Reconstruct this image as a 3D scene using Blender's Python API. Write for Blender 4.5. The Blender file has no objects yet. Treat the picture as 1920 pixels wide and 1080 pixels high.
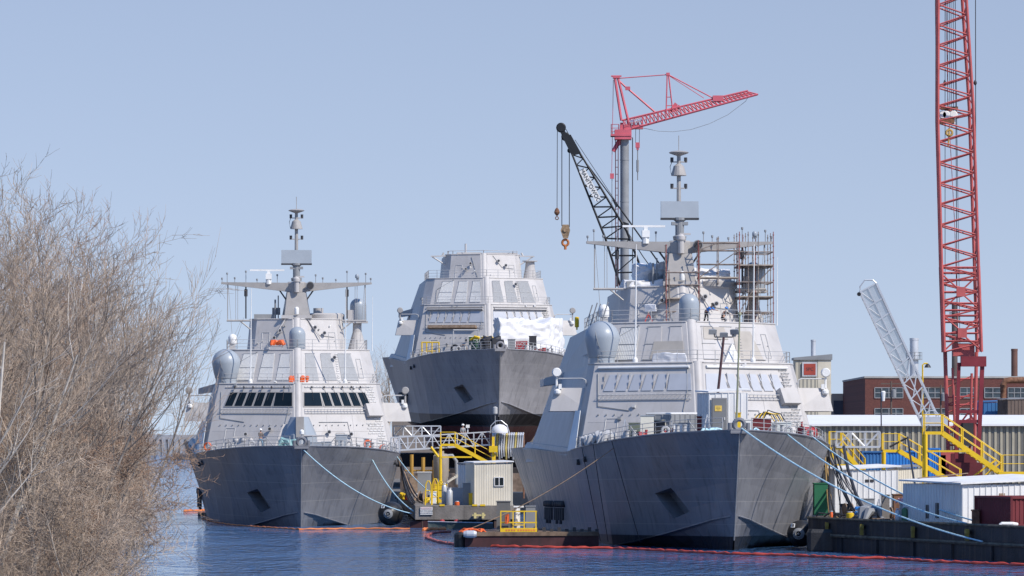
import bpy, bmesh, math, random
from mathutils import Vector, Matrix
R = math.radians
random.seed(7)
scene = bpy.context.scene
col = scene.collection
K = 8370.0          # focal length in pixels of the 1920 wide photograph
H = 7.6             # height of the camera above the water
HZ = 829.0          # row of the horizon

def at(px, py, Y):
    return Vector(((px - 960) / K * Y, Y, H - (py - HZ) / K * Y))

def onz(px, py, z):     # point on the level plane z seen at that pixel
    Y = (H - z) * K / (py - HZ)
    return Vector(((px - 960) / K * Y, Y, z))

# ------------------------------------------------------------------ materials
MAT = {}
def mat(name, rgb, rough=0.6, metal=0.0, var=0.15, scale=0.6, streak=0.0, bump=0.0, spec=0.3, dirt=None, alpha=1.0, bscale=8.0):
    if name in MAT: return MAT[name]
    m = bpy.data.materials.new(name); m.use_nodes = True
    nt = m.node_tree; N = nt.nodes; L = nt.links
    b = N['Principled BSDF']
    b.inputs['Roughness'].default_value = rough
    b.inputs['Metallic'].default_value = metal
    b.inputs['Specular IOR Level'].default_value = spec
    tc = N.new('ShaderNodeTexCoord')
    nz = N.new('ShaderNodeTexNoise'); nz.inputs['Scale'].default_value = scale; nz.inputs['Detail'].default_value = 6
    L.new(tc.outputs['Object'], nz.inputs['Vector'])
    rp = N.new('ShaderNodeValToRGB')
    a = [max(0, c * (1 - var)) for c in rgb]; c2 = [min(1, c * (1 + var)) for c in rgb]
    rp.color_ramp.elements[0].color = (*a, 1); rp.color_ramp.elements[1].color = (*c2, 1)
    rp.color_ramp.elements[0].position = 0.3; rp.color_ramp.elements[1].position = 0.7
    L.new(nz.outputs['Fac'], rp.inputs['Fac'])
    out = rp.outputs['Color']
    if streak > 0:
        mp = N.new('ShaderNodeMapping'); mp.inputs['Scale'].default_value = (2.2, 2.2, 0.12)
        L.new(tc.outputs['Object'], mp.inputs['Vector'])
        n2 = N.new('ShaderNodeTexNoise'); n2.inputs['Scale'].default_value = 1.0; n2.inputs['Detail'].default_value = 4
        L.new(mp.outputs['Vector'], n2.inputs['Vector'])
        r2 = N.new('ShaderNodeValToRGB'); r2.color_ramp.elements[0].position = 0.52; r2.color_ramp.elements[1].position = 0.72
        r2.color_ramp.elements[0].color = (0, 0, 0, 1); r2.color_ramp.elements[1].color = (streak, streak, streak, 1)
        L.new(n2.outputs['Fac'], r2.inputs['Fac'])
        mx = N.new('ShaderNodeMix'); mx.data_type = 'RGBA'
        L.new(r2.outputs['Color'], mx.inputs['Factor']); L.new(out, mx.inputs['A'])
        mx.inputs['B'].default_value = (*(dirt or [c * 0.5 for c in rgb]), 1)
        out = mx.outputs['Result']
    L.new(out, b.inputs['Base Color'])
    if bump > 0:
        n3 = N.new('ShaderNodeTexNoise'); n3.inputs['Scale'].default_value = bscale; n3.inputs['Detail'].default_value = 4
        L.new(tc.outputs['Object'], n3.inputs['Vector'])
        bp = N.new('ShaderNodeBump'); bp.inputs['Strength'].default_value = bump; bp.inputs['Distance'].default_value = 0.1
        L.new(n3.outputs['Fac'], bp.inputs['Height']); L.new(bp.outputs['Normal'], b.inputs['Normal'])
    if alpha < 1: b.inputs['Alpha'].default_value = alpha
    MAT[name] = m
    return m

def paint_hull(name, grey, boot_lo=-0.65, boot_hi=0.8, stain_bounce=0.0):
    m = mat(name, grey, 0.38, 0, 0.16, 0.35, 0.6, 0.35, 0.4, [c * 0.55 for c in grey], bscale=0.9)
    nt = m.node_tree; N = nt.nodes; L = nt.links; b = N['Principled BSDF']
    src = b.inputs['Base Color'].links[0].from_socket
    tc = N.new('ShaderNodeTexCoord'); sp = N.new('ShaderNodeSeparateXYZ'); L.new(tc.outputs['Object'], sp.inputs['Vector'])
    # weld seams: faint horizontal and vertical plate lines
    def seam(sock, period, width):
        a = N.new('ShaderNodeMath'); a.operation = 'DIVIDE'; L.new(sock, a.inputs[0]); a.inputs[1].default_value = period
        f = N.new('ShaderNodeMath'); f.operation = 'FRACT'; L.new(a.outputs[0], f.inputs[0])
        l = N.new('ShaderNodeMath'); l.operation = 'LESS_THAN'; L.new(f.outputs[0], l.inputs[0]); l.inputs[1].default_value = width / period
        return l.outputs[0]
    s1 = seam(sp.outputs['Z'], 400.0, 0.01); s2 = seam(sp.outputs['Y'], 4.6, 0.10)
    mxm = N.new('ShaderNodeMath'); mxm.operation = 'MAXIMUM'; L.new(s1, mxm.inputs[0]); L.new(s2, mxm.inputs[1])
    ml = N.new('ShaderNodeMath'); ml.operation = 'MULTIPLY'; L.new(mxm.outputs[0], ml.inputs[0]); ml.inputs[1].default_value = 0.16
    mx0 = N.new('ShaderNodeMix'); mx0.data_type = 'RGBA'; L.new(ml.outputs[0], mx0.inputs['Factor']); L.new(src, mx0.inputs['A'])
    mx0.inputs['B'].default_value = (0.06, 0.06, 0.065, 1); src = mx0.outputs['Result']
    if stain_bounce > 0:  # tan streaks, widened and lightened to paint in light reflected off hut and dock
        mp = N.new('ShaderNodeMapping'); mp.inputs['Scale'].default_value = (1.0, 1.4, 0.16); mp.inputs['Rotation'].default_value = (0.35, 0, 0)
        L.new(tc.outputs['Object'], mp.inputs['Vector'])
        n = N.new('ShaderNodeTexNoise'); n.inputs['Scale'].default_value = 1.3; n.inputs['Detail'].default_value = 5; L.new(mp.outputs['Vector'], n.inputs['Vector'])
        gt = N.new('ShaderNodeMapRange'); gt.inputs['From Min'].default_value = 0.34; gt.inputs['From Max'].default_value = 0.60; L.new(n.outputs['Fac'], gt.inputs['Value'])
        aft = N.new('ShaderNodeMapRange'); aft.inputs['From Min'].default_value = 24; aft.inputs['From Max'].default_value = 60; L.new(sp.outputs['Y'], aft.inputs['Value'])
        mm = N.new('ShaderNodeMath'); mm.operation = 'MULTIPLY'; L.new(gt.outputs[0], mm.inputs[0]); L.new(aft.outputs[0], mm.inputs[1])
        m3 = N.new('ShaderNodeMath'); m3.operation = 'MULTIPLY'; L.new(mm.outputs[0], m3.inputs[0]); m3.inputs[1].default_value = stain_bounce
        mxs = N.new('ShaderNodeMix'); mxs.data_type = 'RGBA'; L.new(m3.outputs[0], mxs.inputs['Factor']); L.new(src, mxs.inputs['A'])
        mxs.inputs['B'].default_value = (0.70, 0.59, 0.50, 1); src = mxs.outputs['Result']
    s3 = seam(sp.outputs['Z'], 1.62, 0.05); m5 = N.new('ShaderNodeMath'); m5.operation = 'MULTIPLY'; L.new(s3, m5.inputs[0]); m5.inputs[1].default_value = 0.55  # pale lines paint the highlight along the horizontal weld seams
    mz = N.new('ShaderNodeMix'); mz.data_type = 'RGBA'; L.new(m5.outputs[0], mz.inputs['Factor']); L.new(src, mz.inputs['A']); mz.inputs['B'].default_value = (0.36, 0.35, 0.34, 1); src = mz.outputs['Result']
    def above(zv):
        g = N.new('ShaderNodeMath'); g.operation = 'GREATER_THAN'; L.new(sp.outputs['Z'], g.inputs[0]); g.inputs[1].default_value = zv
        return g.outputs[0]
    mx1 = N.new('ShaderNodeMix'); mx1.data_type = 'RGBA'; L.new(above(boot_lo), mx1.inputs['Factor'])
    mx1.inputs['A'].default_value = (0.16, 0.035, 0.03, 1); mx1.inputs['B'].default_value = (0.030, 0.030, 0.034, 1)
    mx2 = N.new('ShaderNodeMix'); mx2.data_type = 'RGBA'; L.new(above(boot_hi), mx2.inputs['Factor'])
    L.new(mx1.outputs['Result'], mx2.inputs['A']); L.new(src, mx2.inputs['B'])
    L.new(mx2.outputs['Result'], b.inputs['Base Color'])
    return m

def ribbed(name, rgb, period=0.3, axis='X', rough=0.55, dark=0.55, var=0.1, streak=0.3):
    m = mat(name, rgb, rough, 0, var, 0.5, streak, 0, 0.3, [c * 0.6 for c in rgb])
    nt = m.node_tree; N = nt.nodes; L = nt.links; b = N['Principled BSDF']
    tc = N.new('ShaderNodeTexCoord'); sp = N.new('ShaderNodeSeparateXYZ'); L.new(tc.outputs['Object'], sp.inputs['Vector'])
    ad = N.new('ShaderNodeMath'); ad.operation = 'ADD'; L.new(sp.outputs['X'], ad.inputs[0]); L.new(sp.outputs['Y'], ad.inputs[1])
    s = ad.outputs[0] if axis == 'XY' else sp.outputs[axis]
    a = N.new('ShaderNodeMath'); a.operation = 'MULTIPLY'; L.new(s, a.inputs[0]); a.inputs[1].default_value = 2 * math.pi / period
    c = N.new('ShaderNodeMath'); c.operation = 'SINE'; L.new(a.outputs[0], c.inputs[0])
    bp = N.new('ShaderNodeBump'); bp.inputs['Strength'].default_value = 0.4; bp.inputs['Distance'].default_value = period * 0.2
    L.new(c.outputs[0], bp.inputs['Height']); L.new(bp.outputs['Normal'], b.inputs['Normal'])
    return m

def brickmat(name, c1, c2, mortar, scale=1.0):
    m = mat(name, c1, 0.85, 0, 0.2, 0.4)
    nt = m.node_tree; N = nt.nodes; L = nt.links; b = N['Principled BSDF']
    tc = N.new('ShaderNodeTexCoord'); mp = N.new('ShaderNodeMapping'); mp.inputs['Rotation'].default_value = (R(90), 0, 0)
    L.new(tc.outputs['Object'], mp.inputs['Vector'])
    bt = N.new('ShaderNodeTexBrick'); bt.inputs['Scale'].default_value = scale
    bt.inputs['Color1'].default_value = (*c1, 1); bt.inputs['Color2'].default_value = (*c2, 1); bt.inputs['Mortar'].default_value = (*mortar, 1)
    bt.inputs['Mortar Size'].default_value = 0.012
    L.new(mp.outputs['Vector'], bt.inputs['Vector']); L.new(bt.outputs['Color'], b.inputs['Base Color'])
    return m

# ------------------------------------------------------------------ mesh builder
ORG = {}
def basis(d):
    d = d.normalized()
    u = d.cross(Vector((0, 0, 1)))
    if u.length < 1e-4: u = Vector((1, 0, 0))
    u.normalize(); return u, d.cross(u)

class MB:
    def __init__(s): s.v = []; s.f = []; s.m = []
    def add(s, vs, fs, mi=0):
        o = len(s.v); s.v += [Vector(p) for p in vs]
        s.f += [tuple(i + o for i in f) for f in fs]; s.m += [mi] * len(fs); return s
    def hexa(s, a, mi=0):   # four bottom, four top (ccw from above)
        return s.add(a, [(3, 2, 1, 0), (4, 5, 6, 7), (0, 1, 5, 4), (1, 2, 6, 5), (2, 3, 7, 6), (3, 0, 4, 7)], mi)
    def box(s, x0, x1, y0, y1, z0, z1, mi=0):
        return s.hexa([(x0, y0, z0), (x1, y0, z0), (x1, y1, z0), (x0, y1, z0), (x0, y0, z1), (x1, y0, z1), (x1, y1, z1), (x0, y1, z1)], mi)
    def cbox(s, c, sx, sy, sz, mi=0, rz=0.0):     # centred on xy, standing on z
        ca, sa = math.cos(rz), math.sin(rz); P = []
        for z in (0, sz):
            for dx, dy in ((-1, -1), (1, -1), (1, 1), (-1, 1)):
                x, y = dx * sx / 2, dy * sy / 2
                P.append((c[0] + x * ca - y * sa, c[1] + x * sa + y * ca, c[2] + z))
        return s.hexa(P, mi)
    def tube(s, p0, p1, r, n=6, r2=None, mi=0, cap=True):
        p0, p1 = Vector(p0), Vector(p1); d = p1 - p0
        if d.length < 1e-6: return s
        u, w = basis(d); r2 = r if r2 is None else r2
        vs = []
        for p, q in ((p0, r), (p1, r2)):
            for i in range(n):
                a = 2 * math.pi * i / n; vs.append(p + u * (q * math.cos(a)) + w * (q * math.sin(a)))
        fs = [(i, (i + 1) % n, n + (i + 1) % n, n + i) for i in range(n)]
        if cap: fs += [tuple(range(n - 1, -1, -1)), tuple(range(n, 2 * n))]
        return s.add(vs, fs, mi)
    def beam(s, p0, p1, w, h, mi=0):     # rectangular bar, w horizontal, h the other way
        p0, p1 = Vector(p0), Vector(p1); u, q = basis(p1 - p0)
        a = []
        for p in (p0, p1):
            for i, j in ((-1, -1), (1, -1), (1, 1), (-1, 1)): a.append(p + u * (i * w / 2) + q * (j * h / 2))
        return s.add(a, [(3, 2, 1, 0), (4, 5, 6, 7), (0, 1, 5, 4), (1, 2, 6, 5), (2, 3, 7, 6), (3, 0, 4, 7)], mi)
    def path(s, pts, r, n=6, mi=0, rad=None):
        pts = [Vector(p) for p in pts]; vs = []; m = len(pts)
        for k, p in enumerate(pts):
            d = pts[min(k + 1, m - 1)] - pts[max(k - 1, 0)]; u, w = basis(d)
            q = rad[k] if rad else r
            for i in range(n):
                a = 2 * math.pi * i / n; vs.append(p + u * (q * math.cos(a)) + w * (q * math.sin(a)))
        fs = []
        for k in range(m - 1):
            for i in range(n): fs.append((k * n + i, k * n + (i + 1) % n, (k + 1) * n + (i + 1) % n, (k + 1) * n + i))
        fs += [tuple(range(n - 1, -1, -1)), tuple(range((m - 1) * n, m * n))]
        return s.add(vs, fs, mi)
    def lathe(s, c, prof, n=20, mi=0, axis=None):     # prof: (radius, height)
        c = Vector(c); ax = Vector(axis).normalized() if axis else Vector((0, 0, 1)); u, w = basis(ax) if axis else (Vector((1, 0, 0)), Vector((0, 1, 0)))
        vs = []; fs = []
        for r, z in prof:
            for i in range(n):
                a = 2 * math.pi * i / n; vs.append(c + ax * z + u * (r * math.cos(a)) + w * (r * math.sin(a)))
        for k in range(len(prof) - 1):
            for i in range(n): fs.append((k * n + i, k * n + (i + 1) % n, (k + 1) * n + (i + 1) % n, (k + 1) * n + i))
        fs += [tuple(range(n - 1, -1, -1)), tuple(range((len(prof) - 1) * n, len(prof) * n))]
        return s.add(vs, fs, mi)
    def prism(s, poly, z0, z1, mi=0):      # poly ccw in xy
        n = len(poly)
        vs = [(p[0], p[1], z0) for p in poly] + [(p[0], p[1], z1) for p in poly]
        return s.add(vs, [tuple(range(n - 1, -1, -1)), tuple(range(n, 2 * n))] + [(i, (i + 1) % n, n + (i + 1) % n, n + i) for i in range(n)], mi)
    def loft(s, lo, hi, mi=0):             # two loops of 3D points
        n = len(lo)
        return s.add(list(lo) + list(hi), [tuple(range(n - 1, -1, -1)), tuple(range(n, 2 * n))] + [(i, (i + 1) % n, n + (i + 1) % n, n + i) for i in range(n)], mi)
    def slab(s, quad, t, mi=0):            # planar polygon given thickness t along its normal
        q = [Vector(p) for p in quad]; nrm = (q[1] - q[0]).cross(q[-1] - q[0]).normalized() * t
        return s.loft(q, [p + nrm for p in q], mi)
    def torus(s, c, R0, r, axis=(0, 1, 0), n=20, k=8, mi=0):
        u, w = basis(Vector(axis)); ax = Vector(axis).normalized(); c = Vector(c); vs = []; fs = []
        for i in range(n):
            a = 2 * math.pi * i / n; d = u * math.cos(a) + w * math.sin(a)
            for j in range(k):
                b = 2 * math.pi * j / k; vs.append(c + d * (R0 + r * math.cos(b)) + ax * (r * math.sin(b)))
        for i in range(n):
            for j in range(k):
                fs.append((i * k + j, i * k + (j + 1) % k, ((i + 1) % n) * k + (j + 1) % k, ((i + 1) % n) * k + j))
        return s.add(vs, fs, mi)
    def build(s, name, mats, parent=None, smooth=False, label=None, sharp=40):
        if not isinstance(mats, (list, tuple)): mats = [mats]
        me = bpy.data.meshes.new(name); o = bpy.data.objects.new(name, me); col.objects.link(o)
        if parent is not None:
            org = ORG.get(parent, Vector()); ORG[o] = org; o.parent = parent
        else:
            n = max(1, len(s.v))
            org = Vector((sum(p.x for p in s.v) / n, sum(p.y for p in s.v) / n, min(p.z for p in s.v)))
            o.location = org; ORG[o] = org
        me.from_pydata([tuple(p - org) for p in s.v], [], s.f)
        for m in mats: me.materials.append(m)
        for p, mi in zip(me.polygons, s.m): p.material_index = mi; p.use_smooth = smooth
        bm = bmesh.new(); bm.from_mesh(me); bmesh.ops.recalc_face_normals(bm, faces=bm.faces); bm.to_mesh(me); bm.free()
        if smooth and sharp: me.set_sharp_from_angle(angle=R(sharp))
        if label: o['label'] = label
        return o

def tag(o, label, cat, group=None, kind=None):
    o['label'] = label; o['category'] = cat
    if group: o['group'] = group
    if kind: o['kind'] = kind
    return o
def struct(o, kind='structure'): o['kind'] = kind; return o
def empty(name, loc, label, cat, group=None, rz=0.0, local=False):
    o = bpy.data.objects.new(name, None); col.objects.link(o); o.location = loc; o.rotation_euler = (0, 0, rz)
    o.empty_display_size = 0.3
    ORG[o] = Vector() if local else Vector(loc)
    return tag(o, label, cat, group)
def kids(o): return [c for c in bpy.data.objects if c.parent == o]
def dup(o, loc=None, rz=None, label=None, parent=None, scale=None):
    c = o.copy(); col.objects.link(c)
    if parent: c.parent = parent
    if loc is not None: c.location = loc
    if rz is not None: c.rotation_euler = (0, 0, rz)
    if scale is not None: c.scale = scale
    if label: c['label'] = label
    for k in list(o.children): dup(k, parent=c)
    return c
def sag(p0, p1, drop, n=12):
    p0, p1 = Vector(p0), Vector(p1)
    return [p0.lerp(p1, i / n) - Vector((0, 0, drop * 4 * (i / n) * (1 - i / n))) for i in range(n + 1)]
def text(body, size, m, parent, origin, rot, name='lettering', ext=0.004):
    cu = bpy.data.curves.new('t', 'FONT'); cu.body = body; cu.size = size; cu.align_x = 'CENTER'; cu.align_y = 'CENTER'; cu.extrude = ext
    t = bpy.data.objects.new('t', cu); col.objects.link(t); bpy.context.view_layer.update()
    me = bpy.data.meshes.new_from_object(t.evaluated_get(bpy.context.evaluated_depsgraph_get())); bpy.data.objects.remove(t)
    me.materials.clear(); me.materials.append(m)
    o = bpy.data.objects.new(name, me); col.objects.link(o)
    o.parent = parent; o.location = Vector(origin) - ORG.get(parent, Vector()); o.rotation_euler = rot
    return o

# palette
M_sup = mat('superstructure_paint', (0.48, 0.462, 0.448), 0.5, 0, 0.08, 0.5, 0.35, 0.15, 0.3, (0.37, 0.345, 0.315), bscale=0.8)
M_hullA = paint_hull('hull_paint_left', (0.205, 0.208, 0.224))
M_hullB = paint_hull('hull_paint_right', (0.205, 0.208, 0.224), stain_bounce=0.9)
M_hullC = paint_hull('hull_paint_new', (0.30, 0.292, 0.302))
M_deck = mat('deck_paint', (0.12, 0.12, 0.125), 0.8, 0, 0.2, 1.0)
M_glass = mat('bridge_glass', (0.008, 0.013, 0.016), 0.06, 0, 0.2, 1.0, spec=0.35)
M_louvre_pale = mat('pale_sunlit_louvre', (0.68, 0.68, 0.66), 0.6, 0, 0.08, 4.0)  # sunlight caught by the angled slats is put into this colour
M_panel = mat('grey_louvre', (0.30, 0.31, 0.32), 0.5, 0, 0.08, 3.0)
M_film = mat('window_film', (0.44, 0.46, 0.50), 0.4, 0, 0.05, 1.0)
M_dome = mat('radome_paint', (0.33, 0.37, 0.41), 0.35, 0, 0.05, 0.6, spec=0.4)
M_white = mat('white_paint', (0.78, 0.78, 0.76), 0.45, 0, 0.05, 1.0, 0.1, dirt=(0.5, 0.47, 0.42))
M_rail = mat('rail_paint', (0.46, 0.46, 0.46), 0.5, 0, 0.05)
M_mast = mat('mast_paint', (0.36, 0.345, 0.33), 0.5, 0, 0.1, 1.2)
M_dark = mat('dark_fitting', (0.05, 0.05, 0.055), 0.5)
M_black = mat('black_rubber', (0.018, 0.018, 0.02), 0.55, 0, 0.3, 2.0, bump=0.2)
M_orange = mat('orange_plastic', (0.75, 0.14, 0.04), 0.55)
M_redp = mat('red_paint', (0.36, 0.045, 0.05), 0.5, 0, 0.2, 1.0, 0.2)
M_craneA = mat('tower_crane_red', (0.58, 0.125, 0.16), 0.5, 0, 0.12)
M_craneB = mat('lattice_crane_red', (0.46, 0.105, 0.10), 0.55, 0, 0.15, 1.0)
M_maroon = mat('maroon_steel', (0.13, 0.025, 0.03), 0.6, 0, 0.2)
M_yellow = mat('yellow_paint', (0.80, 0.53, 0.025), 0.5, 0, 0.1, 1.0, 0.15, dirt=(0.4, 0.25, 0.06))
M_alu = mat('aluminium', (0.55, 0.57, 0.60), 0.4, 0.3, 0.1)
M_tarp = mat('white_tarp', (0.72, 0.72, 0.73), 0.6, 0, 0.04)
M_rust = mat('rusty_steel', (0.20, 0.10, 0.06), 0.8, 0, 0.4, 3.0)
M_concrete = mat('dock_concrete', (0.22, 0.20, 0.18), 0.9, 0, 0.25, 0.8, 0.5, 0.3, 0.2, (0.10, 0.09, 0.08))
M_rope = mat('pale_blue_rope', (0.45, 0.66, 0.74), 0.8, 0, 0.2, 6.0)
M_teal = mat('teal_rope', (0.25, 0.42, 0.42), 0.8)
M_hose = mat('dark_hose', (0.035, 0.035, 0.04), 0.6)
M_green = mat('green_paint', (0.03, 0.16, 0.08), 0.55, 0, 0.15)
M_wood = mat('weathered_wood', (0.28, 0.20, 0.14), 0.85, 0, 0.3, 3.0)
M_grey = mat('equipment_grey', (0.26, 0.27, 0.28), 0.5, 0, 0.15)
M_skin = mat('skin', (0.50, 0.30, 0.22), 0.6)
# ------------------------------------------------------------------ warships
def interp(tab, s):
    if s <= tab[0][0]: return tab[0][1]
    for (a, x), (b, y) in zip(tab, tab[1:]):
        if s <= b: return x + (y - x) * (s - a) / (b - a)
    return tab[-1][1]
WD = [(0, .12), (1.5, 1.25), (3, 2.25), (6, 4.0), (10, 5.85), (15, 7.55), (20, 8.7), (25, 9.4), (30, 9.75), (40, 10.1), (55, 10.75), (70, 11.05), (79, 11.7), (118, 11.7)]
ZD = [(0, 8.2), (6, 8.08), (12, 7.85), (20, 7.45), (30, 7.08), (36, 7.05), (45, 7.2), (70, 7.75), (118, 7.9)]
XC = [(0, .06), (3, 1.25), (6, 2.45), (10, 4.1), (15, 5.9), (20, 7.2), (30, 8.1), (54, 8.8), (118, 9.1)]
ZC = [(0, 2.3), (3, 2.0), (6, 1.55), (10, 0.95), (15, 0.35), (20, -0.05), (30, -0.4), (118, -0.4)]
def deckw(s): return interp(WD, s)
def deckz(s): return interp(ZD, s)
def rake(z): return 4.0 * (8.2 - z) / 8.2 if z >= 0 else 4.0 - 1.0 * z
def section(u):
    wd, zd, xc, zc = deckw(u), deckz(u), interp(XC, u), interp(ZC, u)
    P = []
    for t in (1, .8, .6, .4, .2, 0):
        fl = 0.45 * math.sin(math.pi * t) * max(0, 1 - u / 28) * min(1, u / 3)
        P.append((max(.05, xc + (wd - xc) * t - fl), zc + (zd - zc) * t))
    und = min(1, u / 9)
    P.append((max(.04, xc - .35 * und), zc - .12))
    zl = min(zc - .6, -.5)
    P.append((max(.03, xc - 1.9 * und if u < 40 else xc - 1.0), zl))
    ff = .55 + .33 * min(1, max(0, (u - 8) / 30)); P.append((max(.02, (xc - 1.9 * und) * ff), -2.6)); P.append((max(.015, 5.5 * min(1, max(0, (u - 20) / 40))), -4.3))
    return P
def hull_x(s, z):      # half breadth on the side, by search over stations
    best = None
    for i in range(0, 400):
        u = i * .1; zd = deckz(u); 
        if abs(u + rake(z) * max(0, 1 - u / 30) - s) < .06:
            P = section(u)
            for (x1, z1), (x2, z2) in zip(P, P[1:]):
                if z2 <= z <= z1: return x2 + (x1 - x2) * (z - z2) / max(1e-6, z1 - z2)
    return interp(XC, s)

def make_hull(root, m):
    us = [0, .7, 1.5, 3, 4.5, 6, 8, 10, 12.5, 15, 17.5, 20, 25, 30, 36, 45, 55, 63, 70, 79]
    vs = []; fs = []; n = 10; L = 2 * n
    for u in us:
        P = section(u); row = []
        for x, z in P: row.append((x, u + rake(z) * max(0, 1 - u / 30), z))
        vs += row + [(-x, y, z) for x, y, z in reversed(row)]
    for k in range(len(us) - 1):
        for j in range(L):
            fs.append((k * L + j, k * L + (j + 1) % L, (k + 1) * L + (j + 1) % L, (k + 1) * L + j))
    fs.append(tuple(range(L))); fs.append(tuple((len(us) - 1) * L + j for j in range(L)))
    b = MB(); b.add(vs, fs); o = b.build('hull', m, root)
    # anchor pocket cut into the left hand bow
    q = [(11.9, 3.8), (9.6, 4.2), (8.3, 2.5), (10.5, 2.0)]
    c = MB(); lo = []; hi = []
    for s, z in q:
        x = -hull_x(s, z); lo.append((x - 3, s - 1.2, z)); hi.append((x + .95, s + .75, z + .05))
    c.loft(lo, hi); co = c.build('cutter', m, root)
    md = o.modifiers.new('cut', 'BOOLEAN'); md.object = co; md.operation = 'DIFFERENCE'; md.solver = 'EXACT'
    bpy.context.view_layer.update()
    me = bpy.data.meshes.new_from_object(o.evaluated_get(bpy.context.evaluated_depsgraph_get()))
    o.modifiers.clear(); o.data = me; me.name = 'hull'
    bpy.data.objects.remove(co)
    # deck sheet
    d = MB(); e = [s * 1.0 for s in (1, 3, 6, 10, 15, 20, 25, 30, 40, 60, 70, 78.5)]
    vv = []; ff = []
    for s in e: vv += [(-deckw(s) + .12, s, deckz(s) + .03), (deckw(s) - .12, s, deckz(s) + .03)]
    for k in range(len(e) - 1): ff.append((2 * k, 2 * k + 1, 2 * k + 3, 2 * k + 2))
    d.add(vv, ff); d.build('foredeck', M_deck, root)
    k = MB()        # gunwale bar
    for sg in (-1, 1):
        k.path([(sg * (deckw(s) - .02), s, deckz(s) + .05) for s in (.3, 1.5, 3, 6, 10, 15, 20, 25, 30)], .07, 5)
    k.build('gunwale', m, root)
    # spray chine lip
    c = MB()
    for sg in (-1, 1):
        pts = []
        for u in (.5, 1.5, 3, 4.5, 6, 8, 10, 12.5, 15, 17.5, 20):
            x, z = section(u)[5]; pts.append((sg * (x + .03), u + rake(z) * max(0, 1 - u / 30), z))
        c.path(pts, .06, 5)
    c.build('spray_chine', m, root)
    c = MB(); c.path([(0, -.03 + rake(z), z) for z in (8.1, 6, 4, 2, 1, .55)], .05, 6); c.build('stem_bar', M_mast, root)

T = {1: dict(z0=6.5, z1=13.8, lo=[(.4, 27), (9.0, 32), (9.68, 33.6), (10.9, 70)], hi=[(.4, 30.39), (7.55, 34.6), (7.95, 36), (8.3, 70)]),
     2: dict(z0=13.7, z1=17.1, lo=[(.4, 33.2), (6.8, 37.4), (7.85, 39), (8.3, 70)], hi=[(.4, 35.57), (6.1, 39.25), (7.1, 40.7), (7.1, 70)]),
     3: dict(z0=17.0, z1=20.2, lo=[(.4, 41.5), (4.2, 44), (4.9, 46), (4.9, 60)], hi=[(.4, 43.0), (3.9, 45.32), (4.6, 46.8), (4.5, 62)])}
def facepoint(t, sg, u, v, off=0.0):
    d = T[t]
    p0 = Vector((*d['lo'][0], d['z0'])); p1 = Vector((*d['lo'][1], d['z0'])); p2 = Vector((*d['hi'][0], d['z1'])); p3 = Vector((*d['hi'][1], d['z1']))
    p = p0.lerp(p1, u).lerp(p2.lerp(p3, u), v)
    n = (p1 - p0).cross(p2 - p0).normalized()
    p = p + n * off
    return Vector((p.x * sg, p.y, p.z))
def panel(b, t, sg, q, off=.01, th=.05, mi=0):
    c = [facepoint(t, sg, u, v, off) for u, v in q]; d = [facepoint(t, sg, u, v, off + th) for u, v in q]
    b.loft(c, d, mi); return b
def rail(b, pts, h=1.05, sp=1.5, r=.032, wires=3, mi=0):
    pts = [Vector(p) for p in pts]
    for p, q in zip(pts, pts[1:]):
        n = max(1, round((q - p).length / sp))
        for i in range(n + 1):
            a = p.lerp(q, i / n); b.tube(a, a + Vector((0, 0, h)), r, 5, mi=mi)
        for w in range(wires):
            z = Vector((0, 0, h * (w + 1) / wires)); b.tube(p + z, q + z, r * .62, 4, mi=mi)
    return b
def dome(b, c, r, h, n=24, taper=1.0, mi=0):
    x, y, z = c; pr = [(r * taper * .97, 0), (r * taper, .02 * h)]
    hc = h - r
    pr.append((r, max(hc, .05)))
    for i in range(1, 9): a = i / 8 * math.pi / 2; pr.append((max(.01, r * math.cos(a)), hc + r * math.sin(a)))
    b.lathe((x, y, z), pr, n, mi); return b

SHIP = {}
def W(kind, x, s, z): return SHIP[kind] @ Vector((x, s, z))

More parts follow.
